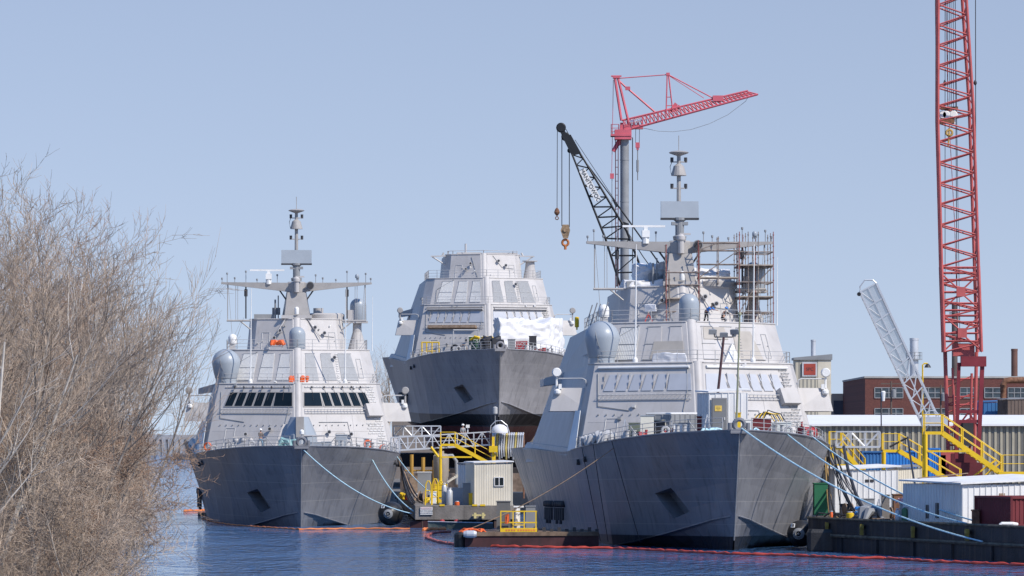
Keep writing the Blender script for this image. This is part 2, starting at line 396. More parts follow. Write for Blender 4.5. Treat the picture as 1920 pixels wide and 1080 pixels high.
def make_ship(kind, name, label, X, Y, Z, slope, pitch, hullm):
    root = empty(name, (X, Y, Z), label, 'warship', local=True)
    root.rotation_euler = (pitch, 0, math.atan(slope)); bpy.context.view_layer.update()
    SHIP[kind] = root.matrix_world.copy()
    make_hull(root, hullm)
    # ------------- superstructure tiers
    sup = None
    for t in (1, 2, 3):
        d = T[t]; lo = [(x, y, d['z0']) for x, y in d['lo']]; hi = [(x, y, d['z1']) for x, y in d['hi']]
        lo = lo + [(-x, y, z) for x, y, z in reversed(lo)]; hi = hi + [(-x, y, z) for x, y, z in reversed(hi)]
        b = MB(); b.loft(lo, hi)
        # thin coaming round the roof edge
        b.path([(x, y, z + .04) for x, y, z in hi[:3]], .07, 5); b.path([(x, y, z + .04) for x, y, z in hi[-3:]], .07, 5)
        b.build('deckhouse', M_sup, root)
        # rounded corner column at the front ridge
        c = MB(); c.tube((0, d['lo'][0][1] + .40, d['z0']), (0, d['hi'][0][1] + .40, d['z1'] - .02), .47, 16); c.build('ridge_column', M_sup, root, smooth=True)
    # weld seams on the front faces, raised 1 cm
    b = MB()
    for sg in (-1, 1):
        for v in (.16, .38): panel(b, 1, sg, [(.03, v), (.97, v), (.97, v + .004), (.03, v + .004)], .0, .015)
        for u in (.3, .62): panel(b, 1, sg, [(u, .02), (u + .004, .02), (u + .004, .62), (u, .62)], .0, .015)
    b.build('weld_seam', M_sup, root)
    # ------------- bridge wings
    for sg in (-1, 1):
        b = MB()
        q = [(8.0, 34.3, 10.2), (11.0, 35.2, 10.2), (11.0, 38.2, 10.2), (8.0, 38.2, 10.2)]
        h = [(7.6, 34.9, 12.0), (10.6, 35.6, 12.0), (10.6, 38.2, 12.0), (7.6, 38.2, 12.0)]
        b.loft([(x * sg, y, z) for x, y, z in q], [(x * sg, y, z) for x, y, z in h])
        w = b.build('bridge_wing', M_sup, root)
        b = MB(); b.path([(8.2 * sg, 34.9, 12.0), (8.25 * sg, 34.9, 12.6), (8.5 * sg, 35.0, 12.72), (10.3 * sg, 35.5, 12.72)], .06, 6); b.build('grab_rail', M_rail, w)
        b = MB(); b.tube((10.45 * sg, 35.6, 12.0), (10.45 * sg, 35.6, 12.9), .09, 8); b.lathe((10.45 * sg, 35.25, 13.2), [(.30, 0), (.36, .1), (.36, .55), (.2, .7)], 16, axis=(0, 1, 0))
        b.build('searchlight', M_white if kind == 'B' else M_mast, w, smooth=True)
        b = MB(); b.lathe((10.4 * sg, 35.3, 11.5), [(.2, 0), (.26, .1), (.26, .3), (.1, .42)], 12); b.box(10.2 * sg - .12, 10.2 * sg + .12, 35.2, 35.5, 11.9, 12.3); b.build('wing_light', M_white, w)
    # box fairing on the right hand face
    b = MB(); panel(b, 1, 1, [(.80, .56), (.98, .56), (.96, .72), (.78, .72)], 0, .55); b.build('fairing', M_sup, root)
    # ------------- bridge windows or their covers
    wins = [(.02, .25)] + [(.285 + i * .122, .285 + i * .122 + .095) for i in range(5)]
    for sg in (-1, 1):
        for i, (a, c) in enumerate(wins):
            q = [(a, .71), (c, .71), (c - .045 + (0 if i else .02), .885), (max(.02, a - .045), .885)]
            if kind == 'A':
                g = .012
                b = MB(); panel(b, 1, sg, [(q[0][0] - g, .70), (q[1][0] + g, .70), (q[2][0] + g, .897), (q[3][0] - g, .897)], 0, .07); f = b.build('window', M_mast, root)
                b = MB(); panel(b, 1, sg, q, .06, .03); b.build('pane', M_glass, f)
                b = MB(); p = facepoint(1, sg, (q[2][0] + q[3][0]) / 2, .945, .1); b.lathe(p - Vector((0, .1, 0)), [(.07, 0), (.09, .05), (.05, .2)], 8)
                b.tube(p, facepoint(1, sg, (q[0][0] + q[1][0]) / 2, .78, .13), .02, 4); b.build('wiper', M_dark, f)
            else:
                b = MB(); panel(b, 1, sg, q, 0, .06); f = b.build('window_cover', M_film, root)
                b = MB()
                for v in (.74, .82): b.tube(facepoint(1, sg, c + .012, v, .03), facepoint(1, sg, c + .012 - .016, v + .07, .16), .035, 5)
                b.build('hinge', M_mast, f)
        if kind != 'A':
            b = MB(); b.tube(facepoint(1, sg, .03, .955, .1), facepoint(1, sg, .95, .955, .1), .11 if kind == 'B' else .06, 8); b.build('conduit', M_white if kind == 'B' else M_mast, root)
        # rails above and below the windows
        for v, r, o in ((.955, .03, .06), (.655, .032, .28), (.615, .03, .10)):
            b = MB(); b.tube(facepoint(1, sg, .03, v, o), facepoint(1, sg, .90, v, o), r, 5)
            n = 22
            for i in range(n): 
                u = .03 + .87 * i / (n - 1); b.tube(facepoint(1, sg, u, v, o), facepoint(1, sg, u, v + .02, 0), .022, 4)
            b.build('grab_rail', M_rail, root)
        if kind == 'C':
            b = MB(); panel(b, 1, sg, [(.03, .91), (.93, .91), (.93, .925), (.03, .925)], 0, .35); b.build('drip_ledge', M_sup, root)
    if kind == 'C':
        b = MB()
        for a, c in ((.13, .36), (.37, .62), (.63, .86)): panel(b, 1, -1, [(a, .60), (c, .60), (c, .645), (a, .645)], 0, .45)
        b.build('timber_staging', M_wood, root)
    # ------------- ladder rungs up the right hand face
    def rung(t, u, v, w=.035, h=.012):
        b = MB(); b.path([facepoint(t, 1, u, v + h, -.01), facepoint(t, 1, u, v, .12), facepoint(t, 1, u + w, v, .12), facepoint(t, 1, u + w, v + h, -.01)], .026, 4)
        b.build('ladder_rung', M_white if kind == 'A' else M_grey, root)
    for i in range(30):
        v = .03 + i * .032
        for k in range(2 if not (9 < i < 15) else 4): rung(1, .93 - .047 * k + (.02 if i % 2 else 0) - (.03 if v > .6 else 0), v)
    for i in range(13): rung(2, .55 + .001 * i, .06 + i * .068, .03, .02)
    # ------------- louvres on the second tier
    lv = [(.06, .26), (.33, .54), (.62, .88)]
    for sg in (-1, 1):
        for i, (a, c) in enumerate(lv):
            q = [(a, .14), (c, .14), (c - .06, .9), (a - .02 if i else a, .9)]
            white = (sg < 0 and kind != 'B') or (kind == 'B' and sg < 0 and i == 2)  # left-hand louvres take the pale tone with the painted sunlight
            b = MB(); panel(b, 2, sg, q, 0, .05); p = b.build('louvre_panel', (M_louvre_pale if white else (M_panel if kind != 'B' else M_sup)), root)
            b = MB()
            for v in (.14, .5, .9): b.tube(facepoint(2, sg, a + (.0 if v < .5 else -.01), v, .07), facepoint(2, sg, c - .06 * (v - .14), v, .07), .03, 4)
            n = 12
            if white or kind == 'C':
                for k in range(n + 1):
                    f = k / n
                    b.tube(facepoint(2, sg, a + (c - a) * f, .15, .06), facepoint(2, sg, (a - .02) + (c - .06 - a + .02) * f, .89, .06), .018, 4)
            b.build('louvre_bars', M_rail if kind != 'B' else M_panel, p)
    # vents, lamps and pipes on the faces
    for (t, sg, u, v) in ((1, -1, .55, .33), (1, -1, .27, .40), (1, 1, .30, .36), (1, 1, .56, .33), (2, 1, .52, .75), (3, 1, .35, .72), (3, 1, .6, .55), (3, -1, .45, .4), (3, -1, .3, .62)):
        b = MB(); p = facepoint(t, sg, u, v, 0); q = facepoint(t, sg, u, v, .32)
        b.tube(p, q, .07, 6); b.lathe(q + Vector((0, .12, 0)), [(.16, 0), (.2, -.08), (.2, -.34)], 12, axis=(0, 1, 0)); b.lathe(q + Vector((0, -.22, 0)), [(.14, 0), (.12, -.03)], 12, axis=(0, 1, 0), mi=1)
        b.build('floodlight', [M_rail, M_dark], root)
    # hatches, cable runs, junction boxes and pad eyes on the faces
    fr = random.Random(ord(kind))
    for (t, sg, u, v, du, dv) in ((1, -1, .70, .12, .11, .30), (1, 1, .40, .08, .10, .28), (2, 1, .90, .2, .07, .55), (3, -1, .62, .05, .2, .55), (3, 1, .75, .05, .18, .55)):
        b = MB()
        for a, c in (((u, v), (u + du, v)), ((u + du, v), (u + du, v + dv)), ((u + du, v + dv), (u, v + dv)), ((u, v + dv), (u, v))): b.tube(facepoint(t, sg, *a, .02), facepoint(t, sg, *c, .02), .035, 4)
        b.tube(facepoint(t, sg, u + du * .8, v + dv * .5, 0), facepoint(t, sg, u + du * .8, v + dv * .5, .15), .04, 5); b.build('hatch_frame', M_rail, root)
    for (t, sg, pts) in ((1, -1, ((.05, .99), (.06, .7), (.1, .5), (.1, .2))), (1, 1, ((.2, .5), (.55, .5), (.58, .2))), (1, -1, ((.95, .9), (.9, .55), (.6, .5))), (2, -1, ((.9, .05), (.92, .6), (.6, .95))), (3, -1, ((.1, .1), (.3, .9))), (3, 1, ((.2, .95), (.5, .5), (.9, .45)))):
        b = MB(); b.path([facepoint(t, sg, u, v, .05) for u, v in pts], .03, 5); b.build('cable_run', M_grey, root)
    for i in range(14):
        t = fr.choice((1, 1, 2, 3)); sg = fr.choice((-1, 1)); u = fr.uniform(.05, .92); v = fr.choice((fr.uniform(.06, .55), fr.uniform(.93, .98))) if t == 1 else fr.uniform(.03, .1) if t == 2 else fr.uniform(.1, .9)
        b = MB(); w_ = fr.uniform(.02, .035); panel(b, t, sg, [(u, v), (u + w_, v), (u + w_, v + .03), (u, v + .03)], -.02, fr.uniform(.12, .25)); b.build('junction_box', fr.choice((M_rail, M_grey, M_white)), root)
    for i in range(48):
        sg = -1 if i % 2 else 1; u = .06 + (i // 2 % 12) * .075; v = (.18, .46)[i // 24]; p = facepoint(1, sg, u, v, 0); q = facepoint(1, sg, u, v, .10)
        b = MB(); b.tube(p, q, .06, 5); b.build('pad_eye', M_grey, root)
    # ------------- roof rails
    b = MB()
    h1 = T[1]['hi']; e = .25
    L1 = [(-h1[2][0] + e, 50, 13.8), (-h1[2][0] + e, h1[2][1], 13.8), (-h1[1][0] + e, h1[1][1] + .3, 13.8), (0, h1[0][1] + .35, 13.8), (h1[1][0] - e, h1[1][1] + .3, 13.8), (h1[2][0] - e, h1[2][1], 13.8), (h1[2][0] - e, 50, 13.8)]
    rail(b, L1, 1.0, 1.7); b.build('railing', M_rail, root)
    b = MB(); h2 = T[2]['hi']
    L2 = [(-h2[2][0] + e, 56, 17.1), (-h2[2][0] + e, h2[2][1], 17.1), (-h2[1][0] + e, h2[1][1] + .3, 17.1), (0, h2[0][1] + .35, 17.1), (h2[1][0] - e, h2[1][1] + .3, 17.1), (h2[2][0] - e, h2[2][1], 17.1), (h2[2][0] - e, 56, 17.1)]
    rail(b, L2, 1.05, 1.6); b.build('railing', M_rail, root)
    # bow rails
    for sg in (-1, 1):
        b = MB(); rail(b, [(sg * (deckw(s) - .3), s, deckz(s)) for s in (1.6, 5, 9, 13, 17, 21, 25, 29)], .95, 1.9, .035, 3)
        for s in (5, 13, 21): b.tube((sg * (deckw(s) - .3), s, deckz(s) + .9), (sg * (deckw(s) - 1.0), s + .3, deckz(s)), .04, 5)
        b.build('railing', M_rail, root)
        for s in (6.5, 8.5, 14, 20, 26):      # chocks, bitts and boxes along the deck edge
            x = sg * (deckw(s) - .75); z = deckz(s)
            b = MB()
            if s not in (8.5, 20):
                b.tube((x - .25, s, z), (x - .25, s, z + .6), .15, 10); b.tube((x + .25, s, z), (x + .25, s, z + .6), .15, 10); b.lathe((x - .25, s, z + .6), [(.2, 0), (.2, .06)], 10); b.lathe((x + .25, s, z + .6), [(.2, 0), (.2, .06)], 10); b.box(x - .5, x + .5, s - .2, s + .2, z, z + .1)
                b.build('mooring_bitt', M_rail, root)
            else:
                b.torus((x, s, z + .34), .24, .10, (0, 1, 0), 14, 6); b.box(x - .36, x + .36, s - .14, s + .14, z, z + .2); b.build('chock', M_rail, root)
    # bow fairlead on the stem
    b = MB(); b.torus((0, .25, deckz(0) + .42), .36, .15, (0, 1, 0.15), 20, 8); b.box(-.62, .62, -.05, .75, 8.0, 8.3); b.tube((-.62, .3, 8.2), (-.62, .3, 8.75), .16, 8); b.tube((.62, .3, 8.2), (.62, .3, 8.75), .16, 8)
    b.build('bow_fairlead', hullm, root)
    # small hull fittings
    for sg in (-1, 1):
        for s, z in ((24, 6.4), (27, 6.2)):
            b = MB(); x = sg * (hull_x(s, z) + .05); b.lathe((x, s, z), [(.22, -.1), (.22, .15)], 10, axis=(sg, 0, 0)); b.build('bollard_recess', M_dark, root)
    # ------------- domes
    b = MB(); dome(b, (-6.9, 35.9, 14.35), 1.38, 2.85, taper=.78); b.tube((-6.9, 35.9, 13.8), (-6.9, 35.9, 14.4), 1.0, 18); 
    if kind != 'C':
        b.build('radome', M_dome, root, smooth=True)
        b = MB(); b.torus((-6.9, 35.9, 15.75), 1.385, .03, (.9, -.35, .25), 32, 5); b.build('radome_seam', M_grey, root)
        b = MB(); dome(b, (0, 37.4, 17.1), .80, 2.3); b.build('dome_antenna', M_dome, root, smooth=True)
        b = MB(); dome(b, (-6.3, 42, 17.75), .42, 1.0); b.build('dome_antenna', M_white, root, smooth=True)
        b = MB(); b.box(-6.6, -6.0, 41.7, 42.3, 17.1, 17.75); b.build('antenna_pedestal', M_rail, root)
        # whips on the first roof
        for x, s in ((-4.55, 33.2), (4.55, 33.2)):
            b = MB(); b.tube((x, s, 13.8), (x * 1.0 + .1, s, 23.0), .085, 6, .035); b.lathe((x, s, 13.8), [(.2, 0), (.2, .35), (.09, .5)], 8); b.build('whip_antenna', M_white, root)
        b = MB(); b.tube((7.4, 42, 17.1), (7.45, 42, 22.5), .05, 5, .02); b.build('whip_antenna', M_white, root)
        # ------------- mast
        b = MB(); lo = [(-1.25, 43.8), (1.25, 43.8), (1.5, 47.2), (-1.5, 47.2)]; hi = [(-.9, 44.4), (.9, 44.4), (1.0, 46.4), (-1.0, 46.4)]
        b.loft([(x, y, 20.1) for x, y in lo], [(x, y, 22.9) for x, y in hi]); b.lathe((0, 45.3, 22.85), [(.95, 0), (1.0, .1), (1.0, .95), (.8, 1.1)], 18); b.build('mast_trunk', M_mast, root)
        # collar round the mast foot with struts
        b = MB(); b.box(-1.5, 1.5, 43.2, 43.7, 20.3, 20.62)
        for sg in (-1, 1): b.tube((sg * 1.0, 43.4, 20.4), (sg * 2.4, 43.0, 18.2), .07, 5)
        b.build('mast_platform', M_sup, root)
        for sg in (-1, 1):
            b = MB()
            b.loft([(sg * .7, 44.7, 22.95), (sg * .7, 45.9, 22.95), (sg * .7, 45.9, 23.85), (sg * .7, 44.7, 23.85)], [(sg * 7.45, 45.1, 23.72), (sg * 7.45, 45.5, 23.72), (sg * 7.45, 45.5, 23.9), (sg * 7.45, 45.1, 23.9)])
            y = b.build('yardarm', M_mast, root)
            b = MB()
            for x, hh in ((7.35, .45), (6.85, .95), (6.1, .5), (5.0, 1.15), (3.9, .35), (1.9, .8), (2.6, .5)):
                b.tube((sg * x, 45.3, 23.8), (sg * x, 45.3, 23.8 + hh), .035, 5); b.lathe((sg * x, 45.3, 23.8 + hh - .1), [(.06, 0), (.09, .05), (.09, .2)], 8)
            b.build('yard_fittings', M_grey, y)
            b = MB(); b.tube((sg * 1.8, 45.2, 23.3), (sg * .9, 44.9, 22.0), .08, 5); b.build('yard_brace', M_dark, y)
            # outboard antenna frame under the yard
            b = MB(); b.tube((sg * 6.8, 45.3, 23.8), (sg * 6.8, 45.3, 20.15), .05, 5); b.tube((sg * 6.9, 45.3, 20.1), (sg * 4.5, 45.3, 20.1), .11, 6); b.tube((sg * 5.6, 45.3, 20.1), (sg * 4.5, 45.3, 19.2), .07, 5)
            b.tube((sg * 6.0, 45.3, 23.7), (sg * 6.0, 45.3, 20.1), .022, 4); b.tube((sg * 5.8, 45.3, 23.7), (sg * 5.8, 45.3, 20.1), .022, 4); b.tube((sg * 6.75, 45.3, 23.7), (sg * 6.3, 45.3, 18), .018, 4)
            b.build('outrigger', M_mast, root)
            b = MB(); b.tube((sg * 5.0, 45.3, 23.75), (sg * 5.0, 45.3, 20.3), .07, 6); b.tube((sg * 5.0, 45.3, 23.2), (sg * 5.0, 45.3, 22.5), .17, 8); b.build('dipole_antenna', M_dark, root)
        b = MB(); b.lathe((6.0, 45.3, 24.1), [(.05, 0), (.12, .25)], 8); dome(b, (6.0, 45.3, 24.35), .2, .4, 12); b.build('dome_antenna', M_dome, root, smooth=True)
        # right hand dome on its pedestal
        b = MB(); b.lathe((6.05, 47, 17.1), [(.95, 0), (.85, .5), (.45, 1.9), (.42, 2.9)], 16); b.box(4.7, 7.1, 46.2, 48, 19.9, 20.1); b.box(5.1, 5.7, 46.3, 46.9, 20.1, 21.2); b.build('antenna_pedestal', M_sup, root)
        b = MB(); dome(b, (6.15, 47, 20.1), .82, 2.3); b.build('dome_antenna', M_dome, root, smooth=True)
        # siren, lamp, navigation radar, loud hailer
        b = MB(); b.tube((-2.75, 44.9, 23.7), (-2.75, 44.9, 24.2), .28, 8); b.box(-3.05, -2.45, 44.6, 45.2, 24.2, 24.75); b.box(-2.9, -2.6, 44.7, 45.0, 24.75, 25.0); b.box(-4.6, -1.2, 44.75, 44.95, 25.0, 25.16); b.build('navigation_radar', M_white, root)
        b = MB(); b.lathe((1.35, 44.7, 23.55), [(.42, -.55), (.3, -.2), (.1, .3)], 18, axis=(0, 1, 0)); b.lathe((1.35, 44.1, 23.55), [(.34, 0), (.3, .02)], 18, axis=(0, 1, 0), mi=1); b.build('horn', [M_grey, M_dark], root)
        b = MB(); b.tube((0, 44.1, 22.9), (0, 44.1, 23.9), .25, 10); b.lathe((0, 44.1, 23.9), [(.3, 0), (.34, .1), (.34, .35), (.2, .5)], 14); b.box(-.1, .75, 43.95, 44.15, 24.35, 24.5); b.tube((0, 44.1, 24.3), (0, 44.1, 24.4), .1, 8); b.build('sensor_head', M_sup, root)
        b = MB(); dome(b, (0, 43.2, 20.7), .22, .75, 14); b.build('dome_antenna', M_white, root, smooth=True)
        b = MB(); b.lathe((0, 45.3, 24.0), [(.5, 0), (.55, .3), (.35, .4), (.35, 1.5), (.5, 1.6), (.5, 1.8)], 14); b.box(-.65, .65, 45.0, 45.6, 25.2, 25.45); b.build('radar_pedestal', M_grey, root)
        b = MB(); b.loft([(-1.5, 45.0, 25.75), (1.5, 45.0, 25.75), (1.5, 45.5, 25.75), (-1.5, 45.5, 25.75)], [(-1.5, 45.2, 27.1), (1.5, 45.2, 27.1), (1.5, 45.5, 27.1), (-1.5, 45.5, 27.1)]); b.box(-1.52, 1.52, 44.95, 45.55, 25.62, 25.77, 1); b.build('air_search_radar', [M_dome, M_dark], root)
        b = MB(); b.tube((0, 46, 24.5), (0, 46, 31.0), .19, 8, .15); b.tube((0, 46, 31), (0, 46, 32.4), .035, 5); b.lathe((0, 46, 31.0), [(.1, -.25), (.75, -.02), (.8, .05), (.6, .14), (.1, .2)], 20)
        b.lathe((0, 46, 29.2), [(.62, 0), (.6, .1), (.42, .75), (.15, .95)], 16)
        for z in (28.15, 30.25):
            b.box(-.65, .65, 45.9, 46.1, z, z + .08)
            for sg in (-1, 1): b.tube((sg * .55, 46, z), (sg * .55, 46, z + .4), .13, 8, mi=1)
        b.path([(-.55, 46, 30.3), (-.7, 46, 29.9), (-.6, 46, 29.3)], .025, 4, 1)
        b.build('pole_mast', [M_mast, M_dark], root)
        # low drum and lockers on the third roof
        b = MB(); b.lathe((3.0, 47.6, 20.2), [(1.8, 0), (1.8, .55), (1.6, .68)], 24); b.lathe((2.2, 48, 20.9), [(.5, 0), (.5, .5)], 14); b.build('roof_drum', M_sup, root, smooth=True)
        b = MB(); b.box(-4.2, -2.2, 45.8, 46.6, 20.2, 20.75); b.box(-2.4, -1.6, 46, 46.6, 20.7, 21.4); b.tube((-2.1, 45.6, 20.2), (-2.1, 45.6, 22.2), .09, 6); b.tube((-1.8, 45.6, 20.2), (-1.8, 45.6, 22.6), .06, 6); b.build('roof_locker', M_grey, root)
    else:
        b = MB(); rail(b, [(-4.3, 47, 20.2), (-4.2, 46.8, 20.2), (-3.7, 45.6, 20.2), (0, 43.4, 20.2), (3.7, 45.6, 20.2), (4.3, 47, 20.2)], .5, 3.0, .05, 1); b.box(-3.2, -.2, 45, 46.5, 20.2, 20.5); b.box(.4, 4.2, 45.6, 46.8, 20.2, 20.5); b.build('roof_frame', M_sup, root)
        b = MB(); b.tube((-2.1, 46, 20.2), (-2.1, 46, 21.6), .13, 8); b.build('roof_pole', M_rail, root)
        for sg in (-1, 1):
            b = MB(); b.beam((sg * 4.2, 46.5, 20.1), (sg * 6.4, 46.5, 20.05), .25, .14); b.tube((sg * 6.2, 46.5, 20.0), (sg * 4.6, 46.5, 19.0), .1, 6); b.tube((sg * 5.0, 46.5, 20.1), (sg * 4.8, 46.5, 20.5), .12, 6); b.build('outrigger', M_sup, root)
        b = MB(); b.lathe((5.9, 47, 17.1), [(.85, 0), (.8, .5), (.6, 1.6), (.55, 2.3), (.95, 2.35), (.95, 2.45)], 18); b.build('antenna_pedestal', M_sup, root)
    # flaps down the left side of the deckhouse, hull vents
    for s, z in ((61, 13.3),):
        b = MB(); b.loft([(-8.3, s, z - .3), (-8.3, s + 5, z - .3), (-9.9, s + 5, z - .5), (-9.9, s, z - .5)], [(-8.1, s, z + .6), (-8.1, s + 5, z + .6), (-9.9, s + 5, z + .1), (-9.9, s, z + .1)]); b.build('side_sponson', M_sup, root)
    for q in range(2):
        for i in range(5):
            b = MB(); s = 44 + q * 9 + i * 1.5; z = 2.6; x = -(interp(XC, s) + (deckw(s) - interp(XC, s)) * .42) - .1
            b.lathe((x, s, z + .4), [(.24, -.25), (.28, .1), (.2, .3)], 10, axis=(-1, 0, 0)); b.tube((x - .1, s, z + .1), (x - .1, s, z - .9 - .3 * (i % 2)), .12, 6)
            b.build('discharge_valve', M_dark, root)
    return root

shipA = make_ship('A', 'warship', 'grey warship moored at left with dark bridge windows and lone crewman on foredeck', -18.73, 397, -1.0, .058, .0115, M_hullA)
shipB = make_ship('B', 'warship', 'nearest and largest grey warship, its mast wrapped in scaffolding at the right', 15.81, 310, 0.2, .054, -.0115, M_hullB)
shipC = make_ship('C', 'warship', 'mastless new grey warship standing high on land between the other two', -1.33, 505, 9.9, .050, .0125, M_hullC)

# gun on the left ship
b = MB()
lo = [(-.62, 12.6), (.62, 12.6), (1.5, 13.6), (1.7, 15.6), (1.0, 16.9), (-1.0, 16.9), (-1.7, 15.6), (-1.5, 13.6)]
hi = [(-.35, 13.5), (.35, 13.5), (.75, 14.0), (.85, 15.3), (.5, 16.2), (-.5, 16.2), (-.85, 15.3), (-.75, 14.0)]
mid = [(x * .98, y) for x, y in lo]
b.loft([(x, y, 7.9) for x, y in lo], [(x * .93, y + .06, 9.1) for x, y in lo]); b.loft([(x * .93, y + .06, 9.1) for x, y in lo], [(x, y, 10.75) for x, y in hi])
g = b.build('gun_turret', M_dome, shipA)
b = MB(); b.box(-.36, .36, 12.55, 13.6, 8.9, 10.78); b.build('gun_slot', M_mast, g)
b = MB(); b.tube((.2, 12.8, 9.0), (2.3, 11.9, 9.05), .10, 8, .07); b.build('gun_barrel', M_sup, g)
# deck lockers and gear that are part of the left ship
for (x, s, sx, sy, sz) in ((3.9, 18, 1.1, .8, 1.5), (1.5, 9.5, 1.2, .8, .5), (2.4, 9.5, .9, .8, .55), (6.4, 24, .5, .5, 1.3)):
    b = MB(); b.cbox((x, s, deckz(s)), sx, sy, sz); b.cbox((x, s, deckz(s) + sz), sx + .08, sy + .08, .06); b.build('deck_locker', M_dome, shipA)
b = MB(); b.box(-6.2, -3.6, 24.4, 25.0, 8.7, 8.85); 
for x in (-5.9, -5.2, -4.5): b.lathe((x, 24.5, 8.5), [(.18, -.2), (.24, 0), (.15, .22)], 10)
b.tube((-6.1, 24.6, 7.2), (-6.1, 24.6, 8.7), .05); b.tube((-3.7, 24.6, 7.2), (-3.7, 24.6, 8.7), .05); b.build('hose_station', M_sup, shipA)
b = MB(); b.slab([(-2.3, 14, 7.9), (-1.8, 14, 7.9), (-1.0, 15.2, 10.0), (-1.5, 15.2, 10.0)], .18); b.build('accommodation_ladder', M_sup, shipA)
b = MB(); b.path([(.05, 1.2, 8.2), (.05, 1.2, 9.3)], .05); dome(b, (.05, 1.2, 9.3), .2, .42, 12); b.build('stem_light', M_white, shipA)
# doubler plates with pale film on the nearest ship
for q in ([(.05, .15), (.45, .15), (.40, .55), (.05, .55)], [(.5, .15), (.85, .15), (.75, .8), (.5, .8)], [(.08, .6), (.42, .6), (.38, .88), (.08, .88)]):
    b = MB(); panel(b, 2, -1 if q[0][0] < .06 else 1, q, .07, .03); b.build('cover_plate', MAT.get('cover', mat('cover', (.40, .37, .33), .6)), shipB)
b = MB(); panel(b, 2, 1, [(.28, .0), (.5, .0), (.42, .45)], .02, .5); b.build('cover_plate', M_louvre_pale, shipB)
# knuckle strip along the foot of the deckhouse side
for sh in (shipB, shipA, shipC):
    b = MB()
    for sg in (-1, 1): b.loft([(sg * 9.6, 33.4, 6.75), (sg * 9.85, 33.4, 6.75), (sg * 11.1, 70, 7.6), (sg * 10.7, 70, 7.6)], [(sg * 9.5, 33.4, 7.35), (sg * 9.72, 33.4, 7.35), (sg * 10.75, 70, 8.2), (sg * 10.4, 70, 8.2)])
    b.build('knuckle_strip', M_sup, sh)
    b = MB(); b.slab([(-9.76, 33.4, 7.0), (-9.2, 32.6, 7.0), (-8.75, 33.2, 10.2), (-9.1, 33.8, 10.2)], .05); b.build('bulwark_plate', M_white, sh)
# ------------------------------------------------------------------ cranes
def lattice(b, A0, A1, n, r_ch, r_l, mi=0, faces=((0, 1), (3, 2), (0, 3), (1, 2)), double=False):
    """four chords from loop A0 to loop A1 with zigzag lacing"""
    m = len(A0); A0 = [Vector(p) for p in A0]; A1 = [Vector(p) for p in A1]
    for p, q in zip(A0, A1): b.tube(p, q, r_ch, 6, mi=mi)
    for k in range(n):
        for (i, j) in faces:
            i %= m; j %= m
            p = A0[i].lerp(A1[i], k / n); q = A0[j].lerp(A1[j], (k + .5) / n); r = A0[i].lerp(A1[i], (k + 1) / n)
            b.tube(p, q, r_l, 4, mi=mi, cap=False); b.tube(q, r, r_l, 4, mi=mi, cap=False)
    return b
def wire(name, pts, r, m, parent, n=4):
    b = MB(); b.path(pts, r, n); return b.build(name, m, parent)

# --- distant red tower crane on its grey column
YT = 640.0
base = at(1171, 829, YT); base.z = 2.2
tc = empty('tower_crane', base, 'red tower crane with raised jib on a plain grey column, far behind the ships', 'crane')
P = lambda x, y, dy=0: at(x, y, YT + dy)
b = MB(); c = P(1171, 262); b.tube((c.x, YT, 2.2), (c.x, YT, c.z), .62, 20)
for z in range(6, int(c.z), 6): b.tube((c.x, YT, z), (c.x, YT, z + .12), .66, 20)
b.build('column', M_alu if False else M_grey, tc, smooth=True)
b = MB()
for dx in (-5, 0): q = P(1159 + dx, 300); b.tube((q.x, YT - .3, 2.2), (q.x, YT - .3, P(0, 262).z), .06, 4)
for i in range(46):
    z = 3 + i * 1.0; b.tube((P(1154, 0).x, YT - .3, z), (P(1159, 0).x, YT - .3, z), .045, 4)
b.build('ladder', M_maroon, tc)
b = MB(); b.cbox(P(1168, 262), 2.4, 2.4, 1.4); b.cbox(P(1164, 256), 2.9, 2.6, .3); b.cbox(P(1172, 246), 1.5, 1.6, .9)
b.tube(P(1162, 262), P(1150, 284), .35, 6); b.tube(P(1170, 262), P(1152, 280), .16, 6); b.tube(P(1166, 230), P(1166, 262), .25, 6)
b.build('slewing_unit', M_craneA, tc)
b = MB()
rail(b, [P(1146, 254, -1), P(1160, 254, -1), P(1160, 254, 1), P(1146, 254, 1), P(1146, 254, -1)], 1.6, 1.0, .07, 3); b.cbox(P(1153, 256), 1.2, 2.2, .2)
b.build('machine_platform', M_craneA, tc)
b = MB()
for d in (-.6, .6):
    b.tube(P(1153, 147, d * .4), P(1165, 226, d), .19, 6); b.tube(P(1159, 147, d * .4), P(1182, 243, d), .19, 6)
b.cbox(P(1155.5, 147), 1.0, 1.0, .3); b.cbox(P(1155.5, 144), 1.5, .6, .18)
b.build('a_frame', M_craneA, tc)
def jibpt(t, f):    # t along the jib, f 0 bottom .. 1 top
    lo = P(1168, 246).lerp(P(1421, 177), t); hi = P(1166, 226).lerp(P(1409, 168.5), t)
    return lo.lerp(hi, f)
b = MB()
D = Vector((0, .75, 0))
lo0, lo1, hi0, hi1 = jibpt(0, 0), jibpt(1, 0), jibpt(0, 1), jibpt(.97, 1)
lattice(b, [lo0 - D, lo0 + D, hi0 + D * .6, hi0 - D * .6], [lo1 - D * .6, lo1 + D * .6, hi1 + D * .4, hi1 - D * .4], 34, .13, .06)
b.build('jib', M_craneA, tc)
b = MB(); rail(b, [jibpt(.02, .2) - D * 1.4, jibpt(.45, .2) - D * 1.4], .9, 1.2, .05, 2); b.build('jib_walkway', M_craneA, tc)
b = MB()
for d in (-.5, .5): b.tube(P(1251, 140, d), P(1249, 212, d), .10, 5); b.tube(P(1253.5, 140, d), P(1261, 205, d), .10, 5)
for y in (182, 198, 206): b.tube(P(1250, y, -.5), P(1259, y, -.5), .06, 4)
